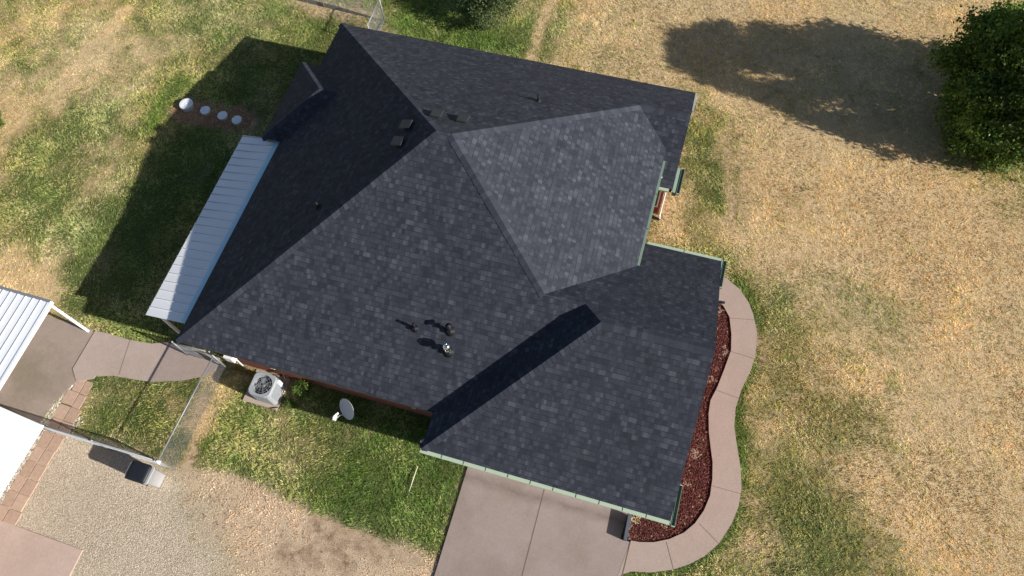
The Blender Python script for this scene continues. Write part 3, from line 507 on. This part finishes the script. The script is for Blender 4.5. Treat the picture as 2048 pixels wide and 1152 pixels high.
# walls
wl = MB(); A2 = HOUSE_FP
wl.grid([[(x, y, 0) for x, y in A2[::-1]], [(x, y, 2.555) for x, y in A2[::-1]]], smooth=False); part(wl, 'wall', 'brick')
g2 = MB()
def gable(x, y0, y1, ym, zt):
    g2.grid([[(x-.12, y0, 2.565), (x-.12, y1, 2.565), (x-.12, ym, zt)], [(x, y0, 2.565), (x, y1, 2.565), (x, ym, zt)]], smooth=False)
gable(2.05, 4.2, 11.36, 7.78, 4.9); gable(.15, 14.4, 17.65, 16, 3.78); part(g2, 'gable_wall', 'brick')
g3 = MB(); g3.box(-.62, 11.0, 2.565, -.5, 14.7, 3.28); part(g3, 'side_wall', 'brick')
# windows on the front wall of the house, behind the lawn, and on the porch bay
def window(x0, x1, z0, z1, yw, nm='window'):
    f = MB(); t = .05
    f.box(x0, yw-.03, z0, x0+t, yw+.0, z1); f.box(x1-t, yw-.03, z0, x1, yw, z1); f.box(x0+t, yw-.03, z0, x1-t, yw, z0+t); f.box(x0+t, yw-.03, z1-t, x1-t, yw, z1); f.box((x0+x1)/2-.02, yw-.028, z0+t, (x0+x1)/2+.02, yw-.002, z1-t)
    o = part(f, nm, 'white'); g = MB(); g.face([(x0+t, yw-.01, z0+t), (x1-t, yw-.01, z0+t), (x1-t, yw-.01, z1-t), (x0+t, yw-.01, z1-t)]); part(g, 'pane', 'glass', o).matrix_parent_inverse = Matrix.Identity(4)
    for c in o.children: c.matrix_parent_inverse = Matrix.Identity(4)
window(-9.3, -8.1, 1.0, 2.2, 5.35); window(-7.2, -5.9, 1.0, 2.2, 5.35)
window(-.42, .06, .5, 2.2, 14.65)
gd = MB(); gd.box(-3.6, 4.3, .07, 1.2, 4.348, 2.2)
for i in range(1, 4): gd.box(-3.62, 4.285, .07+i*.53, 1.22, 4.299, .1+i*.53)
part(gd, 'garage_door', 'white')
# gutters: open troughs with cover panels
def gutter(p, q, out, mat='gutter_pale', guard=True, hang=.62, w=.105):
    p, q = Vector(p), Vector(q); d = (q-p).normalized(); n = Vector(out); b = MB(); t = .006; z = Vector((0, 0, 1))
    prof = [(0.005, 0), (0.005, -.1), (w*.75, -.1), (w, -.03), (w, .0), (w-.015, .0), (w-.015, -.028), (w*.72, -.09), (.015, -.09), (.015, 0)]
    b.grid([[p+n*a+z*c for a, c in prof], [q+n*a+z*c for a, c in prof]], smooth=False); o = part(b, 'gutter', mat)
    if guard:
        g = MB(); L = (q-p).length; k = max(1, round(L/hang))
        for i in range(k):
            a0, a1 = p+d*(L*i/k+.012), p+d*(L*(i+1)/k-.012); g.grid([[a0+n*.004+z*.014, a0+n*(w-.004)+z*.003, a0+n*(w-.004)+z*.009, a0+n*.004+z*.02], [a1+n*.004+z*.014, a1+n*(w-.004)+z*.003, a1+n*(w-.004)+z*.009, a1+n*.004+z*.02]], smooth=False)
        part(g, 'gutter_guard', mat, o).matrix_parent_inverse = Matrix.Identity(4)
    return o
ZG = 2.725
gutter((-4.66, 3.79, ZG), (2.32, 3.79, ZG), (0, -1, 0), 'gutter_pale')
gutter((.0, 11.77, ZG), (2.32, 11.77, ZG), (0, 1, 0), 'gutter_pale', True, 1.2)
gutter((-.13, 10.55, zP(-.12, -10.52)-.03), (-.13, 14.55, zP(-.12, -14.9)-.03), (1, 0, 0), 'gutter_green', True, 1.4, .085)
gutter((-.18, 13.95, ZG), (.28, 13.95, ZG), (0, -1, 0), 'gutter_pale', True, .6, .1)
# cornice returns: short shingled shelf with a green gutter at its end
def ret(x0, x1, y0, y1, gy0, gy1):
    b = MB(); b.grid([[(x0, y0, 2.5), (x1, y0, 2.5), (x1, y1, 2.5), (x0, y1, 2.5)], [(x0, y0, 2.74), (x1, y0, 2.66), (x1, y1, 2.66), (x0, y1, 2.74)]], smooth=False); o = part(b, 'cornice_return', 'gutter_green')
    g = gutter((x1-.002, gy0, 2.7), (x1-.002, gy1, 2.7), (1, 0, 0), 'gutter_green', False, .6, .11)
    for e0 in (gy0, gy1-.02): c = MB(); c.box(x1+.004, e0, 2.6, x1+.11, e0+.02, 2.705); part(c, 'end_cap', 'gutter_pale', g).matrix_parent_inverse = Matrix.Identity(4)
ret(2.325, 2.36, 3.72, 4.78, 3.68, 4.8); ret(2.325, 2.38, 10.92, 11.85, 10.9, 11.86); ret(.385, .52, 13.88, 14.85, 13.86, 14.88)
tr = MB(); tr.box(.385, 17.25, 2.68, .45, 18.0, 2.76); part(tr, 'rake_trim', 'greymetal')
# downspouts
def spout(pts, mat, r=.04, parent=None): b = MB(); b.tube(pts, r, 6, False); return part(b, 'downspout', mat)
spout([(.13, 13.92, 2.62), (.2, 14.4, 2.4), (.2, 14.6, 2.2), (.2, 14.6, .2), (.22, 14.45, .08)], 'white', .035)
spout([(-.06, 14.0, 3.2), (-.42, 14.5, 2.5), (-.42, 14.55, .2)], 'white', .035)
spout([(-.3, 14.3, 2.5), (-.3, 14.6, 2.2), (-.3, 14.6, .2), (-.15, 14.5, .09), (.22, 14.42, .08)], 'black', .045)
spout([(2.4, 11.4, 2.62), (2.12, 11.2, 2.3), (2.12, 11.2, .2), (2.3, 11.35, .1), (2.86, 11.72, .1), (2.98, 11.78, .09)], 'black', .05)
spout([(1.85, 3.72, 2.6), (1.85, 4.1, 2.35), (1.85, 4.27, 2.2), (1.85, 4.27, .1)], 'gutter_pale', .04)
spout([(-4.75, 4.0, 2.6), (-4.35, 4.5, 2.3), (-4.35, 4.5, .1)], 'white', .035)
# attic vents, vent pipes
def roofpt(x, b, which):
    z = {'L': E0+MS*(x+12.87), 'B': E0+MS*(b+18.05), 'F': E0+MS*(-4.86-b)}[which]; n = {'L': Vector((-MS, 0, 1)), 'B': Vector((0, MS, 1)), 'F': Vector((0, -MS, 1))}[which].normalized(); return Vector((x, -b, z)), n
def attic_vent(x, b, which):
    p, n = roofpt(x, b, which); up = {'L': Vector((1, 0, MS)), 'B': Vector((0, -1, MS)), 'F': Vector((0, 1, MS))}[which].normalized(); sd = n.cross(up)
    R = Matrix((sd, up, n)).transposed().to_4x4()
    v = MB(); v.grid([[(-.2, -.2, .0), (.2, -.2, .0), (.2, .22, .0), (-.2, .22, .0)], [(-.2, -.2, .012), (.2, -.2, .012), (.2, .22, .012), (-.2, .22, .012)]], smooth=False)
    v.grid([[(-.13, -.1, .012), (.13, -.1, .012), (.13, .15, .012), (-.13, .15, .012)], [(-.14, -.12, .15), (.14, -.12, .15), (.14, .16, .06), (-.14, .16, .06)]], smooth=False)
    v.grid([[(-.18, -.19, .15), (.18, -.19, .15), (.18, .19, .06), (-.18, .19, .06)], [(-.175, -.185, .205), (.175, -.185, .205), (.175, .19, .1), (-.175, .19, .1)]], smooth=False)
    v.v = [tuple(Matrix.Translation(p) @ R @ (Vector(q)*.85)) for q in v.v]; part(v, 'attic_vent', 'vent')
for a in ((-6.62, -12.28, 'B'), (-5.84, -12.33, 'B'), (-7.36, -11.85, 'L'), (-7.4, -11.25, 'L')): attic_vent(*a)
def pipe(x, b, which, h, r=.035, mat='darkmetal', big=False):
    p, n = roofpt(x, b, which); v = MB()
    v.lathe([(r*3.4, -.02), (r*3.3, .012), (r*1.7, .05), (r*1.15, .13)], 14, p, axis=n); v.tube([p-Vector((0, 0, .1)), p+Vector((0, 0, h))], r, 10)
    o = part(v, 'vent_pipe', mat)
    if big:
        c = MB(); q = p+Vector((0, 0, h))
        if big == 'turbine':
            c.lathe([(r*1.2, -.12), (r*1.9, -.1), (r*1.9, -.08), (r*1.15, -.06), (r*1.2, 0), (r*2.2, .05), (r*2.35, .12), (r*1.7, .19), (r*.5, .22), (0.001, .225)], 18, q)
            for i in range(12):
                a = i*math.pi/6; e = Vector((math.cos(a), math.sin(a), 0)); c.tube([q+e*r*1.3, q+e*r*2.4+Vector((0, 0, .07)), q+e*r*2.35+Vector((0, 0, .13)), q+e*r*.7+Vector((0, 0, .22))], .007, 4)
            part(c, 'turbine_head', 'chrome', o).matrix_parent_inverse = Matrix.Identity(4)
        else:
            c.lathe([(r*1.1, -.1), (r*1.7, -.08), (r*1.1, -.06)], 14, q); c.lathe([(r*2.1, .03), (r*2.1, .05), (.001, .12)], 16, q); c.tube([q+Vector((r*.8, 0, -.03)), q+Vector((r*.9, 0, .05))], .008, 4); c.tube([q+Vector((-r*.8, 0, -.03)), q+Vector((-r*.9, 0, .05))], .008, 4)
            part(c, 'rain_cap', 'darkmetal', o).matrix_parent_inverse = Matrix.Identity(4)
pipe(-4.6, -6.4, 'F', .3, .05, 'darkmetal', 'turbine'); pipe(-4.68, -6.9, 'F', .33, .045, 'darkmetal', 'cap'); pipe(-5.68, -6.75, 'F', .34, .035)
pipe(-4.3, -14.75, 'B', .28, .03); pipe(-9.5, -9.32, 'L', .25, .035)
# boxes on the front wall
def wallbox(x, z, w, h, d, mat, name, yw=5.35, rod=None):
    b = MB(); b.box(x-w/2, yw-d, z-h/2, x+w/2, yw-.001, z+h/2, bev=.01)
    if rod: b.tube([(x+w*.2, yw-d/2, z-h/2), (x+w*.2, yw-d/2, .05)], .02, 6)
    part(b, name, mat)
wallbox(-11.78, 1.35, 1*.3, .32, .32, 'white', 'meter_box', rod=1); wallbox(-10.25, 1.55, .16, .2, .24, 'offwhite', 'switch_box'); wallbox(-5.42, 2.1, .14, .2, .36, 'offwhite', 'wall_light')
# ------------------------------------------------------------------ patio cover on the far left eave
pc = empty('patio_cover', (-13.5, 8.9, 0)); tag(pc, 'narrow ribbed grey metal patio cover along the left eave of the house', 'patio cover')
I4 = Matrix.Translation((13.5, -8.9, 0))
def pcp(b, n, m): o = b.build(n, m, pc); o.matrix_parent_inverse = I4; return o
def rib_roof(c00, c10, c11, c01, n, rib=.03, rw=.03, lip=0):
    """sheet between edge c00-c01 and c10-c11 with n raised ribs running c00->c10"""
    b = MB(); c00, c10, c11, c01 = map(Vector, (c00, c10, c11, c01)); z = Vector((0, 0, 1)); L = (c01-c00).length
    prof = [0.0]; zz = [0.0]
    for i in range(n):
        a = i/n; w = rw/L
        prof += [a+1e-4, a+w*.35, a+w*1.0, a+w*1.35]; zz += [0, rib, rib, 0]
    prof += [1.0]; zz += [0]
    A = [c00.lerp(c01, t)+z*h for t, h in zip(prof, zz)]; B = [c10.lerp(c11, t)+z*h for t, h in zip(prof, zz)]; lo = [p-z*.02-z*h for p, h in zip(A, zz)]; lo2 = [p-z*.02-z*h for p, h in zip(B, zz)]
    for i in range(len(A)-1): b.face([A[i], B[i], B[i+1], A[i+1]]); b.face([lo[i], lo[i+1], lo2[i+1], lo2[i]]); b.face([A[i], A[i+1], lo[i+1], lo[i]]); b.face([B[i], lo2[i], lo2[i+1], B[i+1]])
    b.face([A[0], lo[0], lo2[0], B[0]]); b.face([A[-1], B[-1], lo2[-1], lo[-1]]); return b
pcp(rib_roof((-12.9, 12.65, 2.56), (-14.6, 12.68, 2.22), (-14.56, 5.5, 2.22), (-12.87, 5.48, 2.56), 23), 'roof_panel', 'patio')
b = MB(); b.grid([[(-13.15, 12.55, 2.57), (-12.9, 12.55, 2.6), (-12.9, 12.55, 2.55), (-13.15, 12.55, 2.53)], [(-13.12, 5.5, 2.57), (-12.9, 5.5, 2.6), (-12.9, 5.5, 2.55), (-13.12, 5.5, 2.53)]], smooth=False); pcp(b, 'flashing', 'flash')
b = MB(); b.beam((-14.38, 12.5, 2.17), (-14.35, 5.6, 2.17), .05, .1); pcp(b, 'beam', 'white')
for yy in (12.1, 8.9, 5.7): b = MB(); b.box(-14.41, yy-.04, 0, -14.33, yy+.04, 2.12); pcp(b, 'post', 'white')
b = MB(); b.beam((-13.5, 12.66, 2.5), (-12.9, 12.64, 2.62), .05, .02); pcp(b, 'end_trim', 'white')
# ------------------------------------------------------------------ carport at the left edge
cp = empty('carport', (-18, 4, 0)); tag(cp, 'white carport roof with long ribs and a white post at its corner', 'carport')
I5 = Matrix.Translation((18, -4, 0))
def cpp(b, n, m): o = b.build(n, m, cp); o.matrix_parent_inverse = I5; return o
cpp(rib_roof((-17.72, 5.02, 2.3), (-17.76, 1.9, 2.24), (-25.0, 1.9, 2.24), (-25, 5.02, 2.3), 26, .028, .045), 'roof_panel', 'carport')
b = MB(); b.beam((-17.68, 5.08, 2.27), (-17.74, 1.9, 2.21), .05, .13); b.beam((-17.7, 1.88, 2.21), (-25, 1.88, 2.21), .05, .12); cpp(b, 'fascia', 'brightwhite')
b = MB(); b.beam((-17.7, 5.07, 2.27), (-25, 5.07, 2.27), .09, .1); cpp(b, 'gutter', 'galv')
for x, y in ((-17.74, 4.98), (-20.4, 2.1), (-20.6, 5.0), (-24.5, 2.1), (-24.5, 5.0)): b = MB(); b.box(x-.04, y-.04, .04, x+.04, y+.04, 2.22); cpp(b, 'post', 'brightwhite')
cn = empty('canopy', (-18, 0, 0)); tag(cn, 'plain bright white canopy roof at the lower left edge, beside the paver path', 'canopy')
b = MB(); P4 = [(-15.74, 1.47), (-15.95, -3), (-22.4, -3), (-22.2, 2.05)]
b.grid([[(x, y, 2.2) for x, y in P4[::-1]], [(x, y, 2.32) for x, y in P4[::-1]]], smooth=False); o = b.build('roof_panel', 'brightwhite', cn); o.matrix_parent_inverse = Matrix.Translation((18, 0, 0))
for x, y in ((-18.6, .9), (-18.6, -2.7), (-22, 1.6), (-22, -2.7)): b = MB(); b.box(x-.04, y-.04, .04, x+.04, y+.04, 2.2); o = b.build('post', 'brightwhite', cn); o.matrix_parent_inverse = Matrix.Translation((18, 0, 0))
# ------------------------------------------------------------------ chain link fences
def fence(p, q, h, label, posts, group=None, sp=.075, gate=False, cat='fence'):
    p, q = Vector((*p, 0)), Vector((*q, 0)); r = empty('chain_link_gate' if gate else 'chain_link_fence', p); d = (q-p); L = d.length; d /= L; r.rotation_euler.z = math.atan2(d.y, d.x); tag(r, label, cat, group)
    b = MB(); b.tube([(0, 0, h), (L, 0, h)], .021, 8); b.build('top_rail', 'galv', r)
    if gate:
        b = MB(); b.tube([(0, 0, .1), (L, 0, .1)], .018, 6); b.build('bottom_rail', 'galv', r)
    for t in posts: b = MB(); b.tube([(t*L, 0, -.1), (t*L, 0, h+.05)], .028, 8); b.lathe([(.034, 0), (.03, .03), (.001, .045)], 8, (t*L, 0, h+.05)); b.build('post', 'galv', r)
    # woven wire: two families of diagonal strands, each slightly bowed
    V = []; F = []; w = .0022
    def strand(a, c, off):
        i = len(V); n = Vector((0, w, 0)); u = Vector((c[0]-a[0], 0, c[1]-a[1])).normalized(); s_ = Vector((u.z, 0, -u.x))*w
        A, C = Vector((a[0], off, a[1])), Vector((c[0], off, c[1]))
        V.extend([A-n-s_, A+n-s_, A+s_*1.5, C-n-s_, C+n-s_, C+s_*1.5]); F.extend([(i, i+1, i+4, i+3), (i+1, i+2, i+5, i+4), (i+2, i, i+3, i+5)])
    k = -int(h/sp)-1
    while k*sp < L:
        x0 = k*sp; a0, a1 = max(0, x0), min(L, x0+h-.05)
        if a1 > a0+.01: strand((a0, .03+a0-x0), (a1, .03+a1-x0), .002); strand((a0, h-.02-(a0-x0)), (a1, h-.02-(a1-x0)), -.002)
        k += 1
    o = mesh_np('wire_mesh', [tuple(v) for v in V], F, 'galv', r); return r
FG = 'chain link fences around the side yard'
fence((-12.53, 1.54), (-18.8, 1.54), 1.2, 'low chain link fence crossing the paver path up to the white canopy', (0, .36, .72, 1), FG)
fence((-12.52, 1.6), (-12.42, 5.06), 1.2, 'chain link fence from the corner post by the trash bin up to the house corner', (1,), FG)
fence((-12.62, 5.16), (-13.95, 5.14), 1.15, 'open chain link gate leaf folded against the house corner', (0, 1), None, gate=True, cat='gate')
fence((-12.85, 21.05), (-19.5, 21.4), 1.2, 'chain link fence running left from the corner post behind the house', (0, .43, .9), FG)
fence((-12.85, 21.0), (-12.8, 19.6), 1.2, 'chain link gate between the corner post and the rear eave', (1,), None, gate=True, cat='gate')
b = MB(); b.box(-12.62, 1.47, 1.16, -12.44, 1.58, 1.27, (.03, .02)); tag(b.build('post_cap', 'white'), 'white plastic cap on the fence corner post by the trash bin', 'post cap')
# ------------------------------------------------------------------ air conditioner
pad = MB(); pad.box(-11.43, 4.18, -.05, -10.2, 5.3, .08, (.01, .01)); tag(pad.build('concrete_pad', 'pad'), 'tan concrete pad under the air conditioner', 'pad')
ac = empty('air_conditioner', (-10.62, 4.68, .08)); tag(ac, 'grey outdoor air conditioner with a round fan on its concrete pad', 'air conditioner')
H_ = .8
b = MB(); v_ = .06; cr = lambda z: [(-.37+v_, -.37, z), (.37-v_, -.37, z), (.37, -.37+v_, z), (.37, .37-v_, z), (.37-v_, .37, z), (-.37+v_, .37, z), (-.37, .37-v_, z), (-.37, -.37+v_, z)]
b.grid([cr(.03), cr(H_-.03)], smooth=False, caps=False); b.build('cabinet', 'greymetal', ac)
b = MB(); rings = []
def sq(r, t):
    c, s = math.cos(t), math.sin(t); k_ = 1/max(abs(c), abs(s)); return (c*min(k_, 1.25)*r, s*min(k_, 1.25)*r)
N = 32; tt = [2*math.pi*i/N for i in range(N)]
b.grid([[(*sq(.385, t), H_-.03) for t in tt], [(*sq(.385, t), H_+.02) for t in tt], [(*sq(.36, t), H_+.04) for t in tt], [(math.cos(t)*.325, math.sin(t)*.325, H_+.035) for t in tt], [(math.cos(t)*.31, math.sin(t)*.31, H_-.2) for t in tt]], smooth=False, caps=False); b.build('top_cover', 'greymetal', ac)
b = MB(); b.lathe([(.31, H_-.22), (.31, H_-.2)], 24); b.build('fan_well', 'black', ac)
b = MB()
for i in range(4):
    a = i*math.pi/2+.4; e = Vector((math.cos(a), math.sin(a), 0)); n = Vector((-e.y, e.x, 0)); z = Vector((0, 0, H_-.09))
    b.face([e*.05-n*.02+z, e*.24-n*.1+z, e*.25+n*.06+z+Vector((0, 0, .05)), e*.05+n*.04+z+Vector((0, 0, .03))])
b.lathe([(.06, H_-.12), (.06, H_-.05), (.001, H_-.045)], 12); b.build('fan', plain('fan_grey', (.13, .14, .15), .4), ac)
b = MB()
for rr in (.05, .12, .19, .26, .32): b.tube([(math.cos(t)*rr, math.sin(t)*rr, H_+.035+.03*(1-rr/.3)) for t in tt+[0]], .0035, 4)
for i in range(12): a = i*math.pi/6; b.tube([(math.cos(a)*.04, math.sin(a)*.04, H_+.065), (math.cos(a)*.32, math.sin(a)*.32, H_+.037)], .003, 4)
b.build('fan_guard', 'greymetal', ac)
b = MB()
for sx, sy in ((1, 0), (-1, 0), (0, -1)):
    for i in range(16):
        z = .1+i*.038
        if sx: b.box(sx*.372-.004, -.27, z, sx*.372+.004, .2, z+.016)
        else: b.box(-.27, -.376, z, .27, -.369, z+.016)
b.build('louver', plain('louver_grey', (.25, .27, .29), .5), ac)
b = MB(); b.box(.372, .2, .35, .41, .33, .66, bev=.008); b.build('service_panel', 'white', ac)
b = MB(); b.tube([(.3, .36, .2), (.35, .5, .18), (.28, .6, .4), (.25, .64, .6)], .022, 8); b.tube([(.15, .37, .22), (.12, .5, .1), (.2, .62, .3)], .018, 8); b.tube([(.4, .2, .3), (.55, .0, .05), (.5, -.4, .03), (.36, -.44, .03), (.2, -.5, .02)], .014, 6); b.build('refrigerant_line', 'pipe', ac)
# ------------------------------------------------------------------ satellite dish
sd = empty('satellite_dish', (-7.35, 4.55, 0)); tag(sd, 'grey oval satellite dish on a short mast in the shaded lawn', 'satellite dish')
b = MB(); b.tube([(-.1, .16, -.05), (-.1, .16, 1.0), (-.2, .08, 1.24)], .022, 8); b.build('mast', 'darkmetal', sd)
ax = Vector((-.45, -.62, .7)).normalized(); c0 = Vector((-.2, .06, 1.28)); ux = Vector((0, 0, 1)).cross(ax).normalized(); R = Matrix((ux, ax.cross(ux), ax)).transposed(); Rz = Matrix.Identity(3)
b = MB(); rings = []
for r, z in ((.001, 0), (.1, .006), (.2, .025), (.28, .05), (.29, .052), (.29, .04), (.2, .01), (.1, -.01), (.001, -.015)): rings.append([c0+R @ Rz @ Vector((r*1.22*math.cos(t), r*1.0*math.sin(t), z)) for t in tt])
b.grid(rings, caps=False); b.build('reflector', 'dish', sd)
f0 = c0+Vector((-.27, -.38, -.1)); b = MB(); b.tube([c0+ax.cross(ux)*-.25, c0+ax.cross(ux)*-.28+ax*.2, f0], .016, 6); b.build('feed_arm', 'offwhite', sd)
b = MB()
for i in range(3): q = f0+Vector((-.09+.03*i-.02, .03+.055*(i-.4), .02)); b.tube([q, q+Vector((.07, .05, .05))], [.03, .036], 8)
b.box(f0.x-.09, f0.y-.06, f0.z-.03, f0.x+.02, f0.y+.1, f0.z+.02); b.build('feed_horn', 'white', sd)
# ------------------------------------------------------------------ trash bin
tb = empty('trash_bin', (-12.98, 1.1, 0)); tag(tb, 'light grey wheeled trash bin with a black lid beside the fence corner post', 'trash bin')
def rr(hx, hy, r, z, cx=0, cy=0):
    out = []
    for qx, qy, a0 in ((1, 1, 0), (-1, 1, 90), (-1, -1, 180), (1, -1, 270)):
        for k in range(4): a = math.radians(a0+30*k); out.append((cx+qx*(hx-r)+r*math.cos(a), cy+qy*(hy-r)+r*math.sin(a), z))
    return out
b = MB(); b.grid([rr(.24, .2, .04, .03, .02), rr(.25, .21, .04, .1, .02), rr(.34, .26, .05, .96), rr(.36, .28, .05, .97), rr(.36, .28, .05, 1.02)]); b.build('body', 'bin', tb)
b = MB(); b.grid([rr(.33, .285, .07, 1.02, -.04), rr(.335, .29, .07, 1.05, -.04), rr(.3, .26, .08, 1.09, -.04), rr(.22, .2, .08, 1.105, -.04), rr(.1, .1, .05, 1.108, -.04)]); b.build('lid', 'lid', tb)
b = MB(); b.tube([(-.37, -.2, 1.06), (-.4, -.2, 1.05), (-.4, .2, 1.05), (-.37, .2, 1.06)], .014, 6); b.build('handle', 'offwhite', tb)
for s_ in (-1, 1): b = MB(); b.lathe([(.001, -.025), (.1, -.025), (.12, -.015), (.12, .015), (.1, .025), (.001, .025)], 16, (-.22, s_*.235, .12), axis=(0, 1, 0)); b.build('wheel', 'black', tb)
b = MB(); b.tube([(-.22, -.22, .12), (-.22, .22, .12)], .01, 6); b.build('axle', 'galv', tb)
# ------------------------------------------------------------------ septic lids
for x, y, r, h, lab in ((-18.95, 14.75, .27, .2, 'largest pale round riser lid, nearest the sunlit lawn'), (-18.12, 14.72, .2, .1, 'pale round lid next to the tall riser'), (-17.32, 14.66, .2, .1, 'bluish round lid third from the tall riser end'), (-16.66, 14.6, .2, .1, 'bluish round lid nearest the house')):
    s_ = empty('septic_lid', (x, y, 0)); tag(s_, lab, 'lid', 'round lids set in a patch of bare dirt')
    b = MB(); b.lathe([(r*.93, -.1), (r*.93, h)], 24); b.build('riser', plain('riser_grey', (.4, .42, .42), .7), s_)
    b = MB(); b.lathe([(r, h), (r, h+.025), (r*.93, h+.03), (r*.3, h+.032), (.001, h+.033)], 28); b.lathe([(r*.12, h+.03), (r*.1, h+.045), (.001, h+.047)], 10); b.build('cover', 'lidwhite', s_)
# ------------------------------------------------------------------ small things
b = MB(); b.box(-.05, -.37, -.05, .05, .37, .3, bev=.012); o = b.build('edging_block', 'edging'); o.location = (1.44, 3.74, .02); o.rotation_euler.z = .03; tag(o, 'low blue-grey edging wall between the driveway and the mulch', 'edging')
b = MB(); b.tube([(0, 0, 0), (.0, -.35, .01), (.01, -.8, .0)], [.016, .015, .009], 6); o = b.build('pole', 'stake'); o.location = (-5.17, 3.75, .075); tag(o, 'thin pale pole lying in the green grass near the garage corner', 'pole')
b = MB(); b.tube([(0, 0, 0), (.14, -.16, .01), (.3, -.29, 0)], [.01, .009, .004], 5); o = b.build('twig', 'wood'); o.location = (-15.72, 3.5, .06); tag(o, 'small bent twig on the lawn beside the pavers', 'twig')
# ------------------------------------------------------------------ foliage
def leaves(n, centers, size, seed, shell=.55):
    """n leaf quads spread in blobs (x,y,z,r) -> V,F,tone"""
    g = np.random.default_rng(seed); C = np.array(centers); w = C[:, 3]**2; idx = g.choice(len(C), n, p=w/w.sum()); c = C[idx]
    v = g.normal(size=(n, 3)); v /= np.linalg.norm(v, axis=1)[:, None]; rad = c[:, 3]*(shell+(1-shell)*g.random(n)**.6)*(1+.24*g.normal(size=n)); P_ = c[:, :3]+v*rad[:, None]*np.array([1, 1, .85])
    nrm = v+g.normal(size=(n, 3))*.9; nrm /= np.linalg.norm(nrm, axis=1)[:, None]; a = np.cross(nrm, g.normal(size=(n, 3))); a /= np.linalg.norm(a, axis=1)[:, None]; b = np.cross(nrm, a); L = size*g.uniform(.6, 1.4, n)[:, None]
    V = np.stack([P_-a*L*.5, P_+b*L*.3, P_+a*L*.55, P_-b*L*.3], 1).reshape(-1, 3); F = np.arange(n*4).reshape(-1, 4); tone = np.clip(g.beta(2, 2.2, n)*.7+(g.random(len(C))[idx]-.3)*.6, 0, 1); ok = V[:, 2].reshape(-1, 4).min(1) > .02
    return V, F[ok], np.repeat(tone, 4)
def plant(name, label, cat, loc, blobs, n, size, mat, seed, stems=3, group=None, sr=.02):
    r = empty(name, loc); tag(r, label, cat, group); V, F, t = leaves(n, blobs, size, seed)
    mesh_np('crown', V, F, mat, r, t); b = MB(); rg = random.Random(seed)
    for i in range(stems): q = blobs[(i*3) % len(blobs)]; b.tube([(rg.uniform(-.04, .04), rg.uniform(-.04, .04), -.05), (q[0]*.4, q[1]*.4, q[2]*.5), (q[0], q[1], q[2])], [sr, sr*.8, sr*.4], 6)
    b.build('stem', 'bark', r); return r
def crown(R, H, k, seed, base, sub):
    g = random.Random(seed); out = []
    for i in range(k):
        a = g.uniform(0, 6.28); z = g.random()**1.15; pr = min(1, (z+.25)/.4)*(1-z)**.45; lob = 1+.07*math.sin(3*a+1)+.05*math.sin(7*a); rad = R*pr*lob*(.45+.55*g.random()**.5); out.append((rad*math.cos(a), rad*math.sin(a), base+z*(H-base-.3), R*sub*g.uniform(.5, 1.3)*(1-.35*z)))
    out = [(x, y-.17*z, z, r) for x, y, z, r in out if math.hypot(x, y) < R*min(.95, .62+.14*z)]
    return out
def clump(R, H, k, seed, base=.3, sub=.4):
    g = random.Random(seed); out = []
    for i in range(k):
        a = g.uniform(0, 6.28); z = g.random(); rad = R*math.sqrt(g.random())*math.sin(math.pi*min(.97, .25+z*.72))**.75; out.append((rad*math.cos(a), rad*math.sin(a), base+z*(H-base-R*sub*.5), R*sub*g.uniform(.6, 1.25)))
    return out
# the large tree at the right edge: trunk, limbs, crown
tree = empty('broadleaf_tree', TREE_AT); tag(tree, 'large dark green leafy tree at the upper right edge, casting a long shadow', 'tree')
tb_ = crown(TREE_R*.97, TREE_H, 260, 7, .5, .19)
V, F, t = leaves(100000, tb_, .125, 3, .25); mesh_np('crown', V, F, 'leaf_tree', tree, t)
b = MB(); b.tube([(0, 0, -.1), (.05, .03, .8), (0, .1, 1.8), (.1, 0, 3.4)], [.2, .16, .13, .06], 10); b.build('trunk', 'bark', tree)
b = MB(); rg = random.Random(5)
for i in range(22): q = tb_[i*4]; s0 = (rg.uniform(-.05, .1), rg.uniform(0, .1), rg.uniform(.5, 2.2)); b.tube([s0, (q[0]*.5, q[1]*.5, (s0[2]+q[2])*.5+.1), q[:3]], [.07, .045, .015], 6)
b.build('limb', 'bark', tree)
plant('round_shrub', 'rounded olive-green shrub behind the house at the top of the yard', 'shrub', (-8.5, 22.15, 0), clump(1.15, 2.2, 40, 12, .2, .3), 16000, .07, 'leaf_bush', 12, 5, None, .03)
plant('leafy_bush', 'small green bush at the left edge of the dry lawn', 'bush', (-25.95, 11.9, 0), clump(.4, .9, 14, 13, .1, .4), 2600, .06, 'leaf_weed', 13)
plant('leafy_bush', 'small rounded green bush against the brick wall right of the air conditioner', 'bush', (-9.63, 4.98, 0), clump(.3, .62, 14, 14, .12, .42), 2600, .05, 'leaf_weed', 14)
plant('weed_clump', 'loose light green weeds beside the air conditioner pad', 'weeds', (-9.85, 4.5, 0), clump(.22, .3, 12, 15, .05, .45), 900, .045, 'leaf_weed', 15)
plant('weed_clump', 'yellow weeds along the foot of the wall left of the air conditioner', 'weeds', (-11.75, 5.1, 0), [(x*.1, .02*math.sin(x*3), .06, .09) for x in range(-5, 6)], 900, .035, 'leaf_yellow', 16)
plant('weed_clump', 'weeds growing at the foot of the right-hand tree', 'weeds', (TREE_AT[0]-.9, TREE_AT[1]-1.7, 0), clump(1.0, .4, 24, 17, .05, .25), 3500, .05, 'leaf_weed', 17)
